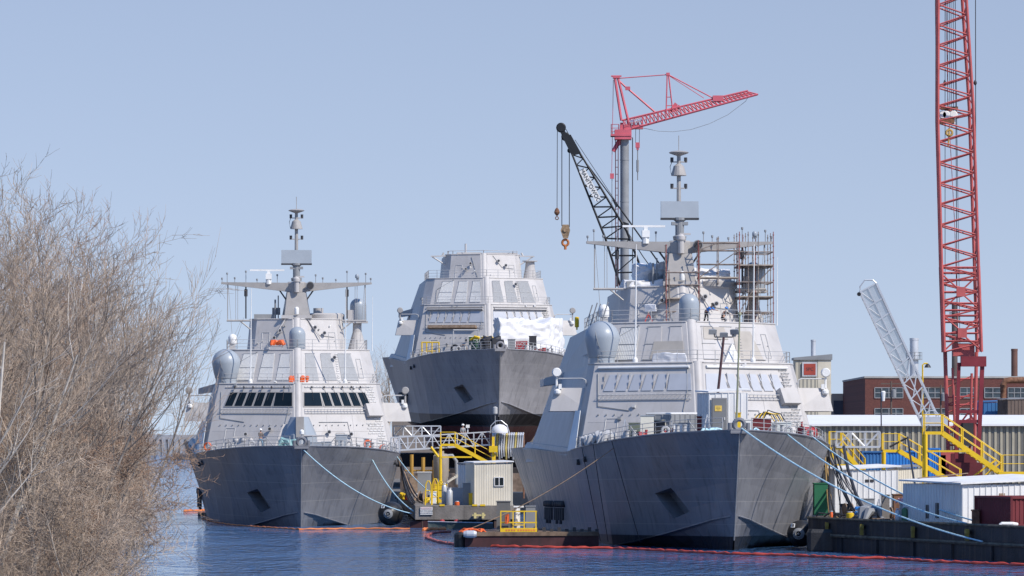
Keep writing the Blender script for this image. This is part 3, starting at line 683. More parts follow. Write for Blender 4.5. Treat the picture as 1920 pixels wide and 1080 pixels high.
b.cbox(P(1252.3, 142), .5, 1.2, .4); b.beam(P(1256, 210), P(1268, 194), .4, .5); b.build('king_post', M_craneA, tc)
for pts, r in (([P(1158, 147), P(1252, 140)], .07), ([P(1253, 140), P(1337, 184)], .08), ([P(1253, 141), P(1320, 184)], .05)): wire('pendant', pts, r, M_craneA, tc)
b = MB(); b.tube(P(1159, 150), P(1176, 166), .14, 6); b.cbox(P(1177, 169), .7, .5, .5); b.tube(P(1179, 168), P(1229, 211), .15, 6); b.build('luffing_strut', M_craneA, tc)
b = MB(); b.cbox(P(1195, 242), 1.6, 1.4, .6); b.build('trolley', M_craneA, tc)
b = MB(); b.cbox(P(1346, 190), 1.5, 1.2, .8); b.build('pendant_anchor', M_craneA, tc)
b = MB(); b.beam(P(1262, 206), P(1275, 200), .5, .6); b.build('jib_winch', M_craneA, tc)
s = MB(); q = [P(1185, 230.5, -.95), P(1203, 226.5, -.95), P(1202, 222, -.95), P(1184, 226, -.95)]
q = [P(1184, 231, -.95), P(1203.5, 227.5, -.95), P(1201.5, 221, -.95), P(1183, 224, -.95)]; s.slab(q, -.06); sg = s.build('name_board', M_white, tc)
text('POTAIN', .44, mat('blue_ink', (.12, .16, .42), .6), sg, P(1193, 226, -1.08), (R(90), R(-10), 0))
b = MB()
for x in (1192, 1199): b.tube(P(x, 242), P(x - .3, 268), .035, 4)
b.build('hoist_rope', M_dark, tc)
b = MB(); b.cbox(P(1195.5, 277), .6, .5, .75); b.cbox(P(1195.5, 281), .35, .35, .3); b.build('hook_block', M_craneA, tc)
b = MB(); b.tube(P(1195.5, 281), P(1195.5, 338), .09, 5); b.tube(P(1195.5, 300), P(1195.5, 322), .18, 6); b.build('lifting_chain', M_grey, tc)
wire('hoist_rope', [P(1150, 150), P(1147, 324)], .04, M_craneA, tc); wire('hoist_rope', [P(1147.5, 334), P(1147.5, 470)], .05, M_grey, tc)
b = MB(); b.cbox(P(1147.5, 335), .55, .5, .75); b.build('hook_block', M_craneA, tc)
wire('power_cable', [P(1178, 256), P(1186, 258), P(1186, 520)], .07, M_dark, tc)
wire('slack_line', [P(1205, 240), P(1235, 246), P(1262, 247), P(1295, 243), P(1330, 232), P(1365, 215), P(1398, 190), P(1404, 180)], .03, M_grey, tc)

# --- black lattice boom crane
YB = 470.0
P = lambda x, y, dy=0: at(x, y, YB + dy)
base = P(1222, 829); base.z = 2.2
bc = empty('crawler_crane', base, 'black lattice boom crane with white lettered board and rusty hook block', 'crane')
b = MB(); D = Vector((0, .35, 0)); D2 = Vector((0, 1.0, 0))
M_blk = mat('black_crane_paint', (0.022, 0.024, 0.028), 0.5, 0, .2)
lattice(b, [P(1073, 290) - D, P(1088, 288) - D, P(1088, 288) + D, P(1073, 290) + D], [P(1135, 447) - D2, P(1175, 433) - D2, P(1175, 433) + D2, P(1135, 447) + D2], 8, .09, .042)
lattice(b, [P(1135, 447) - D2, P(1175, 433) - D2, P(1175, 433) + D2, P(1135, 447) + D2], [P(1196, 640) - D2, P(1246, 618) - D2, P(1246, 618) + D2, P(1196, 640) + D2], 6, .10, .045)
b.build('boom', M_blk, bc)
b = MB(); b.loft([P(1055, 258, -.4), P(1070, 252, -.4), P(1070, 252, .4), P(1055, 258, .4)], [P(1072, 292, -.4), P(1090, 288, -.4), P(1090, 288, .4), P(1072, 292, .4)])
b.beam(P(1052, 240), P(1062, 262), .35, .5); b.build('boom_head', M_blk, bc)
for (x, y, r) in ((1052, 239, .52), (1060.5, 256, .46), (1068, 282, .25)):
    b = MB(); b.lathe(P(x, y, -.25), [(r * .8, 0), (r, .08), (r * .85, .25), (r, .42), (r * .8, .5)], 18, axis=(0, 1, 0)); b.build('sheave', M_blk, bc)
for pts, r in (([P(1045, 243), P(1044.5, 390)], .035), ([P(1053.5, 258), P(1053.5, 424)], .045), ([P(1067.5, 284), P(1067.5, 426)], .045), ([P(1061, 242), P(1088, 292), P(1157, 384)], .035), ([P(1078, 262), P(1152, 374), P(1155, 380)], .03)): wire('hoist_rope', pts, r, M_dark, bc)
for pts, r in (([P(1088, 290), P(1155, 380)], .04), ([P(1155, 380), P(1225, 478), P(1300, 585)], .08), ([P(1170, 425), P(1205, 480), P(1262, 560)], .05)): wire('pendant', pts, r, M_blk, bc)
b = MB(); b.beam(P(1167, 420), P(1178, 424), .9, .5); b.beam(P(1150, 374), P(1157, 388), .2, .25); b.build('equalizer', M_blk, bc)
b = MB(); b.lathe(P(1044.3, 405), [(.05, 0), (.26, .25), (.3, .4), (.2, .7), (.08, .85)], 12); b.torus(P(1044.3, 409), .16, .05, (0, 1, 0), 12, 6); b.build('headache_ball', M_rust, bc)
b = MB(); b.loft([P(1051, 432, -.3), P(1069, 432, -.3), P(1069, 432, .3), P(1051, 432, .3)], [P(1055, 421, -.25), P(1066, 421, -.25), P(1066, 421, .25), P(1055, 421, .25)]); b.loft([P(1056, 447, -.25), P(1065, 447, -.25), P(1065, 447, .25), P(1056, 447, .25)], [P(1051, 432, -.3), P(1069, 432, -.3), P(1069, 432, .3), P(1051, 432, .3)])
b.lathe(P(1060, 431, -.4), [(.22, 0), (.25, .8)], 12, axis=(0, 1, 0)); b.build('hook_block', mat('rusty_block', (.30, .21, .13), .8, 0, .5, 3), bc)
b = MB(); b.torus(P(1060, 455), .32, .13, (0, 1, 0), 16, 8); b.tube(P(1060, 460), P(1060, 468), .14, 8); b.build('hook', mat('hook_orange', (.42, .15, .05), .7, 0, .3, 3), bc)
# lettered board along the boom
ax = (P(1122, 377) - P(1091, 320)).normalized(); up = Vector((ax.z, 0, -ax.x)) * -1
mid = (P(1122, 377) + P(1091, 320)) / 2 + Vector((0, -1.15, 0)); Ln = (P(1122, 377) - P(1091, 320)).length / 2; hw_ = .33
if up.z < 0: up = -up
s = MB(); s.slab([mid - ax * Ln - up * hw_, mid + ax * Ln - up * hw_, mid + ax * Ln + up * hw_, mid - ax * Ln + up * hw_], .05); sg = s.build('name_board', M_white, bc)
ang = math.atan2(-ax.z, ax.x)
text('MANITOWOC', .60, M_dark, sg, mid + Vector((0, -.09, 0)), (R(90), ang, 0))
b = MB(); b.cbox(P(1222, 660) - Vector((0, 0, 0)), 3.5, 5, 2.4); b.cbox((base.x, YB, 2.2), 5.0, 6.5, 1.3); b.cbox((base.x, YB, 3.5), 2.0, 2.0, 13.0); b.build('machinery_house', M_blk, bc)

# --- big red lattice crane at the right
YR = 420.0
P = lambda x, y, dy=0: at(x, y, YR + dy)
base = P(1805, 829); base.z = 2.2
rc = empty('lattice_crane', base, 'tall red lattice boom crane rising out of the top of the picture', 'crane')
D = Vector((0, 1.3, 0))
b = MB()
def boomloop(y):
    xl = interp([(-140, 1757), (225, 1756), (500, 1763), (640, 1767), (700, 1770)], y); xr = interp([(-140, 1800), (0, 1811), (200, 1822), (420, 1829), (640, 1837), (700, 1838)], y)
    return [P(xl, y) - D, P(xr, y) - D, P(xr - 2, y) + D, P(xl + 3, y) + D]
ys = [-140, 200, 500]
for y0, y1, n in ((-140, 200, 9), (200, 228, 1), (228, 500, 7)): lattice(b, boomloop(y0), boomloop(y1), n, .17, .075)
b.build('boom', M_craneB, rc)
b = MB(); lattice(b, boomloop(500), boomloop(660), 5, .19, .07)
for y in (502, 512, 525, 548, 569, 582, 592, 604, 625, 640):
    q = boomloop(y); b.tube(q[0], q[1], .07, 4); b.tube(q[3], q[2], .06, 4)
for y in (548, 625):
    q = boomloop(y); c = (q[0] + q[1]) / 2; b.cbox(c - Vector((0, .1, .45)), .85, .2, .9)
    for sx in (-1, 1):
        for sy in (-1, 1): e = boomloop(y + sy * 33)[0 if sx < 0 else 1]; b.tube(c + Vector((sx * .3, 0, -sy * .35)), e, .075, 4)
b.cbox(P(1806, 668), 2.0, 1.4, 1.2); b.build('boom_foot', M_craneB, rc)
b = MB()
for x, y0, x2, y1, r in ((1772, 660, 1779, 885, .19), (1786, 690, 1793, 885, .12), (1831, 660, 1826, 885, .17), (1822, 700, 1818, 885, .12)):
    b.tube(P(x, y0, .6), P(x2, y1, .6), r, 8)
for y in (712, 745, 760, 790, 800, 835): b.tube(P(1774, y, .6), P(1827, y - 10 + (y % 3) * 8, .6), .08, 4); b.tube(P(1776, y + 14, .6), P(1824, y - 8, .6), .06, 4)
b.build('tower_base', M_craneB, rc)
b = MB(); b.box(P(1797, 0).x, P(1844, 0).x, YR - 2.6, YR - 1.8, P(0, 688).z, P(0, 669).z); b.beam(P(1798, 680, -2.2), P(1793, 860, -2.2), .32, .32); b.beam(P(1842, 680, -2.2), P(1834, 860, -2.2), .38, .38)
for y in (772, 790): b.beam(P(1795, y, -2.2), P(1838, y, -2.2), .22, .3)
b.beam(P(1796, 800, -2.2), P(1816, 773, -2.2), .16, .16); b.beam(P(1838, 806, -2.2), P(1816, 773, -2.2), .16, .16); b.build('gantry', M_maroon if False else mat('gantry_red', (.20, .03, .04), .5, 0, .2), rc)
b = MB(); b.cbox(P(1775, 905), 1.6, 1.5, 2.9); b.cbox(P(1763, 905), .9, 1.5, 2.6); b.build('counterweight', M_craneB, rc)
b = MB(); b.cbox(P(1808, 905), 3.2, 2.5, 1.9); b.cbox(P(1806, 868), 2.4, 1.6, .9); b.cbox((base.x, YR, 2.2), 5, 5, 2.0); b.build('machinery_house', M_maroon, rc)
b = MB(); b.cbox(P(1812, 836), 1.2, 1.2, 2.4); b.build('winch_drum', M_dark, rc)
for x0, y0, x1, y1, r in ((1829, -60, 1830, 655, .04), (1772, -60, 1772, 655, .03), (1777, -60, 1777, 215, .03), (1780, -60, 1781, 215, .025), (1783, -60, 1784, 215, .025), (1787, -60, 1788, 215, .03), (1790, -60, 1800, 655, .025), (1791, 0, 1795, 655, .035), (1753, -40, 1756, 225, .025)):
    wire('hoist_rope', [P(x0, y0), P(x1, y1)], r, M_dark, rc)
wire('tag_line', [P(1773, -40), P(1777, 180), P(1790, 420), P(1797, 660)], .03, M_craneB, rc)
b = MB(); b.lathe(P(1828.5, 160), [(.05, 0), (.16, .15), (.16, .3), (.05, .5)], 10); b.build('overhaul_ball', M_dark, rc)
b = MB(); b.lathe(P(1771.5, 160), [(.05, 0), (.14, .15), (.14, .3), (.05, .5)], 10); b.build('overhaul_ball', M_dark, rc)
b = MB(); b.cbox(P(1776, 232, -.6), 1.3, .5, .5, 1)
for x in (1768, 1774, 1788): b.lathe(P(x, 215, -.85), [(.32, 0), (.4, .1), (.32, .4)], 12, axis=(0, 1, 0)); b.cbox(P(x, 232, -.6), .28, .3, 1.0)
b.cbox(P(1780, 206, -.6), 1.6, .5, .3, 1); b.build('hook_block', [M_white, M_rust], rc)
b = MB(); b.torus(P(1780, 249, -.6), .28, .11, (0, 1, 0), 14, 6); b.tube(P(1780, 240, -.6), P(1778, 274, -.6), .09, 6); b.build('hook', mat('hook_yellow', (.5, .33, .1), .7, 0, .2), rc)

# --- raised aluminium gangway
YG = 345.0
P = lambda x, y, dy=0: at(x, y, YG + dy)
base = P(1745, 829); base.z = 5.0
gw = empty('raised_gangway', P(1745, 800), 'aluminium gangway hoisted up steeply, leaning left in front of the brick factory', 'gangway')
TL, TR_, BL, BR = P(1613, 547), P(1643, 531), P(1735, 806), P(1757, 778)
def gp(u, v, d=0): return TL.lerp(TR_, u).lerp(BL.lerp(BR, u), v) + Vector((0, d, 0))
b = MB()
for u in (0, 1):
    b.beam(gp(u, 0), gp(u, 1), .16, .14); b.beam(gp(u, 0, 1.1), gp(u, 1, 1.1), .08, .08)
b.beam(gp(.48, 0), gp(.48, 1), .08, .08)
n = 9
for i in range(n + 1):
    v = i / n; b.beam(gp(0, v), gp(1, v), .09, .1)
    for u in (0, 1): b.tube(gp(u, v), gp(u, v, 1.1), .04, 5)
    if i < n:
        b.tube(gp(0, v), gp(.48, v + 1 / n), .03, 4)
        if i >= 5: b.tube(gp(1, v), gp(.2, v + 1 / n), .05, 5)
b.build('frame', M_alu, gw)
b = MB(); b.path([gp(0, 0), gp(.1, -.03), gp(.5, -.055), gp(.9, -.03), gp(1, 0)], .06, 6); b.build('end_hoop', M_alu, gw)
b = MB(); b.lathe(gp(-.12, .01, -.15), [(.14, 0), (.16, .15), (.14, .3)], 12, axis=(0, 1, 0)); b.build('roller', M_black, gw)
net = mat('grey_netting', (.30, .33, .37), .8, 0, .1, 3, alpha=.55)
b = MB(); b.add([gp(.02, 0, .06), gp(.98, 0, .06), gp(.95, .58, .06), gp(.0, .66, .06)], [(0, 1, 2, 3)]); b.build('safety_net', net, gw)
b = MB(); b.torus(P(1747, 783, -.4), .55, .05, (0, 1, 0), 18, 6); b.cbox(P(1752, 798, -.2), 2.0, .8, .7); b.build('hinge_bracket', M_alu, gw)
# ------------------------------------------------------------------ ground and yard
M_ground = mat('yard_ground', (.17, .16, .145), .95, 0, .3, .2, bump=.3)
M_bank = mat('bank_soil', (.13, .105, .075), .95, 0, .4, .5, bump=.5)
def land(name, poly, z0, z1, m):
    b = MB(); b.prism(poly, z0, z1); return struct(b.build(name, m))
land('yard_ground', [(-12.5, 486), (70, 425), (260, 425), (900, 2600), (-60, 2600), (-44, 900), (-22, 560)], -3, 2.2, M_ground)
land('shipyard_quay', [(26.5, 341), (120, 300), (260, 300), (260, 424.9), (70, 424.9), (29.2, 424.9)], -3, 2.15, M_ground)
land('far_shore', [(-1200, 2750), (2500, 2750), (2500, 3100), (-1200, 3100)], -2, 4, M_bank)
# left bank: a sloping earth sheet
b = MB(); vs = []; fs = []
rows = [90] + [120 + 7 * i for i in range(60)] + [560, 620, 700, 800, 1000, 1500, 2700]; brnd = random.Random(3)
for Y in rows:
    e = -.084 * Y - 1.6 + brnd.uniform(-1.0, .8)
    for dx, z in ((1.5, -1.0), (-1, .5), (-5, 1.6), (-25, 2.4), (-400, 3.5)): vs.append((e + dx, Y, z))
for k in range(len(rows) - 1):
    for j in range(4): fs.append((k * 5 + j, k * 5 + j + 1, (k + 1) * 5 + j + 1, (k + 1) * 5 + j))
b.add(vs, fs); o = b.build('river_bank', M_bank); struct(o)

# --- barge with sheds at the right: dark steel pontoon
M_bargeside = mat('barge_steel', (.026, .027, .032), .6, 0, .45, .7, .7, .2, .3, (.11, .08, .06))
bg = empty('work_barge', (30, 300, 0), 'long black steel barge at lower right carrying the white sheds', 'barge')
poly = [(20.9, 315), (40.4, 254), (80, 262), (74, 300), (42, 332), (26.4, 338), (22.6, 326)]
b = MB(); b.prism(poly, -.6, 2.25); b.build('pontoon', M_bargeside, bg)
b = MB(); vs = [(x, y, 2.254) for x, y in poly]; b.add(vs, [tuple(range(len(vs)))]); b.build('deck', mat('barge_deck', (.14, .12, .10), .9, 0, .4, .8), bg)
b = MB(); b.path([(20.85, 315, 2.28), (40.35, 254, 2.28)], .09, 5); b.path([(20.8, 315, 1.1), (40.3, 254, 1.1)], .12, 5); b.build('rubbing_strake', mat('worn_edge', (.15, .125, .09), .8, 0, .4, 2), bg)
def bargeface(t, z, off=.03): return Vector((20.9 + 19.5 * t - off, 315 - 61 * t - off * .32, z))
for t, w_ in ((.06, .4), (.16, .6), (.30, .4), (.44, .7), (.7, .6)):
    b = MB(); p = bargeface(t, 1.45, .12)
    for dy in (-w_ / 2, w_ / 2): b.cbox((p.x, p.y + dy, 1.25), .2, .22, .75)
    b.cbox((p.x, p.y, 1.7), .22, w_ + .4, .2); b.build('timberhead', mat('old_yellow', (.30, .22, .05), .7, 0, .3), bg)
for i in range(9):
    b = MB(); p = bargeface(.1 + i * .1, 0, .05); b.cbox((p.x, p.y, -.4), .12, .16, 1.5); b.build('side_rib', M_bargeside, bg)

def shed(name, label, corner, dA, dB, lenA, lenB, h, m_wall, m_roof, rise=.35, over=.25, group=None, windows=(), cat='shed'):
    """corner: nearest corner on the floor; dA, dB unit directions of the two visible walls"""
    c = Vector(corner); A = Vector((*dA, 0)).normalized(); B = Vector((*dB, 0)).normalized()
    r = empty(name, c, label, cat, group)
    p = [c, c + A * lenA, c + A * lenA + B * lenB, c + B * lenB]
    b = MB(); up = Vector((0, 0, h)); b.loft(p, [q + up for q in p]); b.build('wall', m_wall, r)
    # standing seams on both walls
    b = MB()
    for d, ln, other in (((A, lenA, B), (B, lenB, A)) if m_wall is not M_tan else ((A, .05, B), (B, lenB, A))):
        n = max(3, int(ln / .42)) if m_wall is not M_tan else 1
        for i in range(n + 1):
            q = c + d * (ln * i / n) - other * .02; b.beam(q, q + up, .06, .06)
    b.build('wall_seam', m_wall, r)
    e = [c - A * over - B * over, c + A * (lenA + over) - B * over, c + A * (lenA + over) + B * (lenB + over), c - A * over + B * (lenB + over)]
    hs = [0.0, rise * .3, rise, rise * .7]
    b = MB(); b.loft([q + up + Vector((0, 0, .01 + k)) for q, k in zip(e, hs)], [q + up + Vector((0, 0, .12 + k)) for q, k in zip(e, hs)]); b.build('roof', m_roof, r)
    for (w, pos, z, ww, hh, mm, nm) in windows:
        d, o = (A, B) if w == 'A' else (B, A)
        q = c + d * pos - o * .05 + Vector((0, 0, z)); b = MB(); b.loft([q, q + d * ww, q + d * ww + o * .04, q + o * .04], [v + Vector((0, 0, hh)) for v in (q, q + d * ww, q + d * ww + o * .04, q + o * .04)])
        f = b.build(nm, mm, r)
        if nm == 'window':
            b = MB(); g = q - o * .02
            for k in (0, .5, 1): b.beam(g + d * (ww * k), g + d * (ww * k) + Vector((0, 0, hh)), .07, .06)
            for k in (0, 1): b.beam(g + Vector((0, 0, hh * k)), g + d * ww + Vector((0, 0, hh * k)), .06, .07)
            b.build('window_frame', M_white, f)
    return r
M_shedw = mat('white_siding', (.74, .74, .73), .55, 0, .05, .8, .25, dirt=(.48, .46, .44))
M_shedr = mat('white_roof', (.76, .76, .75), .6, 0, .12, .7, .2, dirt=(.4, .36, .3))
M_tan = ribbed('tan_siding', (.76, .70, .57), .16, 'XY')
shed('site_shed', 'large white metal shed with patched flat roof and one brown window on barge', at(1805, 981.5, 293), (-.36, 1), (1, .36), 9.2, 8, 2.55, M_shedw, M_shedr, .5, .25,
     windows=(('A', 3.6, .3, .5, 1.0, M_dark, 'opening'), ('A', 5.2, .25, .4, .9, M_dark, 'opening'), ('B', 2.65, 1.55, .4, .42, M_wood, 'shutter')))
shed('site_shed', 'long white metal shed with small dark vent, behind the hoses', at(1566, 961, 338), (-.5, 1), (1, .12), 3.0, 4.8, 3.2, M_shedw, M_shedr, .35, .2, windows=(('B', 2.3, 2.3, .65, .2, M_dark, 'vent'),))
shed('site_hut', 'small tan siding hut behind the long white shed', at(1684, 925, 358), (-.3, 1), (1, .1), 2.5, 1.9, 2.0, M_tan, M_grey, .2, .15)
shed('dock_office', 'tall cream siding hut with one black window on concrete dock', at(890, 948, 396.5), (-.25, 1), (1, .05), 3.5, 3.35, 3.75, M_tan, M_shedr, .15, .12, windows=(('B', 1.75, 1.75, .82, .76, M_glass, 'window'),))
shed('dock_office', 'low grey hut beside the cream siding hut', at(875, 948, 402), (-.4, 1), (1, .05), 2, 1.0, 3.7, M_shedw, M_grey, .1, .1)

def container(name, label, corner, dA, dB, la, lb, h, m, group=None):
    c = Vector(corner); A = Vector((*dA, 0)).normalized(); B = Vector((*dB, 0)).normalized()
    r = empty(name, c, label, 'container', group); up = Vector((0, 0, h))
    for (d, o, ln, ofs) in ((A, B, la, 0), (B, A, lb, 0)): pass
    # corrugated box
    P0 = []; 
    def side(p, d, n_, ln):
        k = max(4, int(ln / .28)); out = []
        for i in range(k): 
            a = ln * i / k; w = ln / k; s = .045
            for f, t in ((0, 0), (.15, 1), (.5, 1), (.65, 0)): out.append(p + d * (a + w * f) + n_ * (s * t))
        return out
    loop = side(c, A, B, la) + side(c + A * la, B, -A, lb) + side(c + A * la + B * lb, -A, -B, la) + side(c + B * lb, -B, A, lb)
    b = MB(); b.loft([p + Vector((0, 0, .08)) for p in loop], [p + Vector((0, 0, h - .06)) for p in loop]); b.build('corrugated_box', m, r)
    b = MB(); e = [c - A * .03 - B * .03, c + A * (la + .03) - B * .03, c + A * (la + .03) + B * (lb + .03), c - A * .03 + B * (lb + .03)]
    for p in e: b.cbox(p, .14, .14, h)
    for i in range(4):
        for z in (.07, h - .07): b.beam(e[i] + Vector((0, 0, z)), e[(i + 1) % 4] + Vector((0, 0, z)), .13, .14)
    b.build('corner_frame', m, r); return r
M_blue = mat('blue_steel', (.035, .20, .55), .5, 0, .12, .8, .2); M_blue2 = mat('dark_blue_steel', (.05, .16, .36), .5, 0, .15)
M_mar = mat('maroon_container', (.16, .03, .035), .6, 0, .15, .8, .3)
container('container', 'maroon container with red top at lower right edge of barge', at(1897, 987, 284), (-.36, 1), (1, .36), 5.2, 5, 1.9, M_mar)
container('container', 'bright blue container seen under the yellow stairs', at(1663, 905, 405), (0, 1), (1, .02), 2.4, 2.6, 2.9, M_blue)
container('container', 'darker blue container left of bright blue one', at(1618, 905, 410), (0, 1), (1, .02), 2.4, 2.2, 2.9, M_blue2)
container('container', 'narrow blue container right of bright blue one, by red crane base', at(1744, 905, 412), (0, 1), (1, .02), 2.4, .85, 3.2, M_blue)
shed('roof_unit', 'blue corrugated housing on the roof line beside the brick factory', at(1845, 790, 540), (-.2, 1), (1, .05), 4, 2.9, 2.3, M_blue2, M_blue2, .2, .1, cat='building')
shed('roof_unit', 'brown corrugated housing at right edge above the white roof', at(1890, 790, 535), (-.2, 1), (1, .05), 4, 6, 2.6, mat('brown_siding', (.16, .12, .10), .7), M_grey, .2, .1, cat='building')

# --- long warehouse
YW = 470.0
wh = empty('warehouse', (at(1540, 829, YW).x, YW, 2.2), 'long low warehouse with white roof and grey ribbed wall', 'building')
x0, x1 = at(1500, 0, YW).x, at(2100, 0, YW).x; ze = at(0, 799, YW).z
M_ribs = ribbed('warehouse_siding', (.25, .235, .205), .62, 'X', streak=.3)
b = MB(); b.box(x0, x1, YW, YW + 30, 2.2, ze); b.build('wall', M_ribs, wh)
b = MB(); n = int((x1 - x0) / .62)
for i in range(n): x = x0 + i * .62; b.box(x, x + .24, YW - .09, YW + .01, 2.2, ze - .02)
b.build('wall_ribs', mat('rib_siding', (.41, .375, .29), .6, 0, .1, 1, .2), wh)
b = MB(); zr = at(0, 778, YW + 11).z
b.loft([(x0 - .3, YW - .5, ze + .02), (x1, YW - .5, ze + .02), (x1, YW + 11, zr - .25), (x0 - .3, YW + 11, zr - .25)], [(x0 - .3, YW - .5, ze + .22), (x1, YW - .5, ze + .22), (x1, YW + 11, zr), (x0 - .3, YW + 11, zr)]); b.build('roof', mat('snow_white_roof', (.80, .80, .80), .5, 0, .03), wh)
# --- brick factory
YF = 600.0
bf = empty('factory', (at(1760, 829, YF).x, YF, 2.2), 'two storey brick factory with rows of grey framed windows', 'building')
x0, x1 = at(1622, 0, YF).x, at(2100, 0, YF).x; zt = at(0, 709, YF).z
M_brick = brickmat('red_brick', (.17, .062, .05), (.12, .045, .04), (.14, .09, .08), 3.0)
b = MB(); b.box(x0, x1, YF, YF + 40, 2.2, zt); b.build('wall', M_brick, bf)
b = MB(); b.box(x0 - .1, x1, YF - .1, YF + 40, zt + .003, zt + .25); b.build('coping', mat('coping_stone', (.4, .39, .37), .8), bf)
M_fglass = mat('factory_glass', (.055, .075, .09), .2, 0, .5, 1.5, spec=.5)
for yt, yb in ((727, 746), (766, 784)):
    for xa, xb in ((1640, 1693), (1728, 1778), (1800, 1826), (1846, 1877), (1890, 1925)):
        a, c = at(xa, yb, YF), at(xb, yt, YF)
        b = MB(); b.box(a.x, c.x, YF - .02, YF + .02, a.z, c.z); f = b.build('window', M_fglass, bf)
        b = MB(); n = max(2, round((c.x - a.x) / 1.0))
        for i in range(n + 1): x = a.x + (c.x - a.x) * i / n; b.box(x - .05, x + .05, YF - .1, YF - .025, a.z, c.z)
        for k in (0, .5, 1): z = a.z + (c.z - a.z) * k; b.box(a.x, c.x, YF - .11, YF - .101, z - .05, z + .05)
        b.build('window_frame', mat('window_grey', (.30, .31, .32), .6), f)
# --- low tan building
a = at(1556, 829, 640); a.z = 2.2
tb = empty('building', a, 'low tan building with dark opening left of brick factory', 'building')
x0, x1 = a.x, at(1621, 0, 640).x; zt = at(0, 738, 640).z
b = MB(); b.box(x0, x1, 640, 660, 2.2, zt); b.build('wall', mat('tan_wall', (.52, .40, .31), .8, 0, .1), tb)
b = MB(); b.box(at(1563, 0, 640).x, at(1597, 0, 640).x, 639.9, 640.05, 2.3, at(0, 751, 640).z); b.build('opening', mat('dark_opening', (.10, .10, .12), .8), tb)
# --- corrugated tower with red square sign
YH = 560.0
a = at(1491, 829, YH); a.z = 2.2
tw = empty('elevator_tower', a, 'tan ribbed tower block with red square sign and a steel flue', 'building')
x0, x1 = a.x, at(1547, 0, YH).x; zt = at(0, 675, YH).z
M_tw = ribbed('tower_siding', (.46, .43, .35), .5, 'X')
b = MB(); b.box(x0, x1, YH, YH + 4, 2.2, zt); b.build('wall', M_tw, tw)
b = MB(); b.box(x1 - .9, x1 + .75, YH - .05, YH + 4.05, 2.2, zt); b.build('corner_panel', mat('cream_panel', (.62, .57, .46), .6), tw)
b = MB(); b.loft([(x0 - .2, YH - .2, zt + .01), (x1 + .9, YH - .2, zt + .01), (x1 + .9, YH + 4.2, zt + .01), (x0 - .2, YH + 4.2, zt + .01)], [(x0 - .2, YH - .2, zt + .3), (x1 + .9, YH - .2, zt + .75), (x1 + .9, YH + 4.2, zt + .75), (x0 - .2, YH + 4.2, zt + .3)]); b.build('roof', M_grey, tw)
q0, q1 = at(1504, 706, YH), at(1532, 679, YH)
b = MB(); b.box(q0.x, q1.x, YH - .22, YH - .06, q0.z, q1.z); s = b.build('sign', mat('sign_frame', (.55, .56, .58), .5), tw)
b = MB(); b.box(q0.x + .2, q1.x - .2, YH - .26, YH - .222, q0.z + .2, q1.z - .2); b.build('sign_panel', mat('sign_red', (.38, .07, .05), .6), s)
text('SPC', .58, M_dark, s, ((q0.x + q1.x) / 2, YH - .27, (q0.z + q1.z) / 2), (R(90), 0, 0))
b = MB(); c = at(1525, 676, YH + 2); b.tube(c, at(1525, 637, YH + 2), .30, 14); b.tube(at(1525, 640, YH + 2), at(1525, 637, YH + 2), .33, 14); b.build('flue', M_alu, tw, smooth=True)
# --- stacks
def stack(label, px, ptop, pbase, Y, r, m, rings=()):
    c = at(px, pbase, Y); r0 = empty('smokestack', (c.x, Y, c.z), label, 'chimney')
    b = MB(); t = at(px, ptop, Y); b.lathe((c.x, Y, c.z), [(r, 0), (r, t.z - c.z - .3), (r * 1.06, t.z - c.z - .3), (r * 1.06, t.z - c.z), (r * .8, t.z - c.z)], 20); b.build('shaft', m, r0, smooth=True)
    for y in rings:
        z = at(px, y, Y).z; b = MB(); b.lathe((c.x, Y, z), [(r * 1.02, 0), (r * 1.9, .02), (r * 1.9, .12), (r * 1.02, .14)], 20); rail(b, [(c.x + r * 1.8 * math.cos(k * .785), Y + r * 1.8 * math.sin(k * .785), z + .1) for k in range(9)], 1.0, 3, .04, 2); b.build('platform', M_grey, r0)
    return r0
stack('light grey steel stack behind the raised gangway', 1714, 634, 720, 640, .62, M_alu, (675,))
stack('tall dark stack seen through the red crane lattice', 1790, 566, 720, 640, .42, mat('stack_dark', (.10, .08, .075), .7), (600, 642))
stack('short brown rusty stack at right edge over the factory', 1902, 654, 720, 640, .46, mat('stack_brown', (.14, .075, .06), .7))
b = MB(); b.path([at(1940, 713, 590), at(1895, 713, 590), at(1885, 714, 590), at(1881, 722, 590), at(1881, 760, 590)], .42, 12); o = b.build('duct_pipe', M_rust, smooth=True); tag(o, 'bent rusty duct running along the factory roof at right edge', 'pipe')
b = MB(); b.lathe(at(1881, 785, 588), [(1.0, 0), (1.0, 2.1), (.5, 2.5)], 18); o = b.build('tank', mat('tank_white', (.5, .5, .48), .6), smooth=True); tag(o, 'pale upright tank under the rusty duct', 'tank')

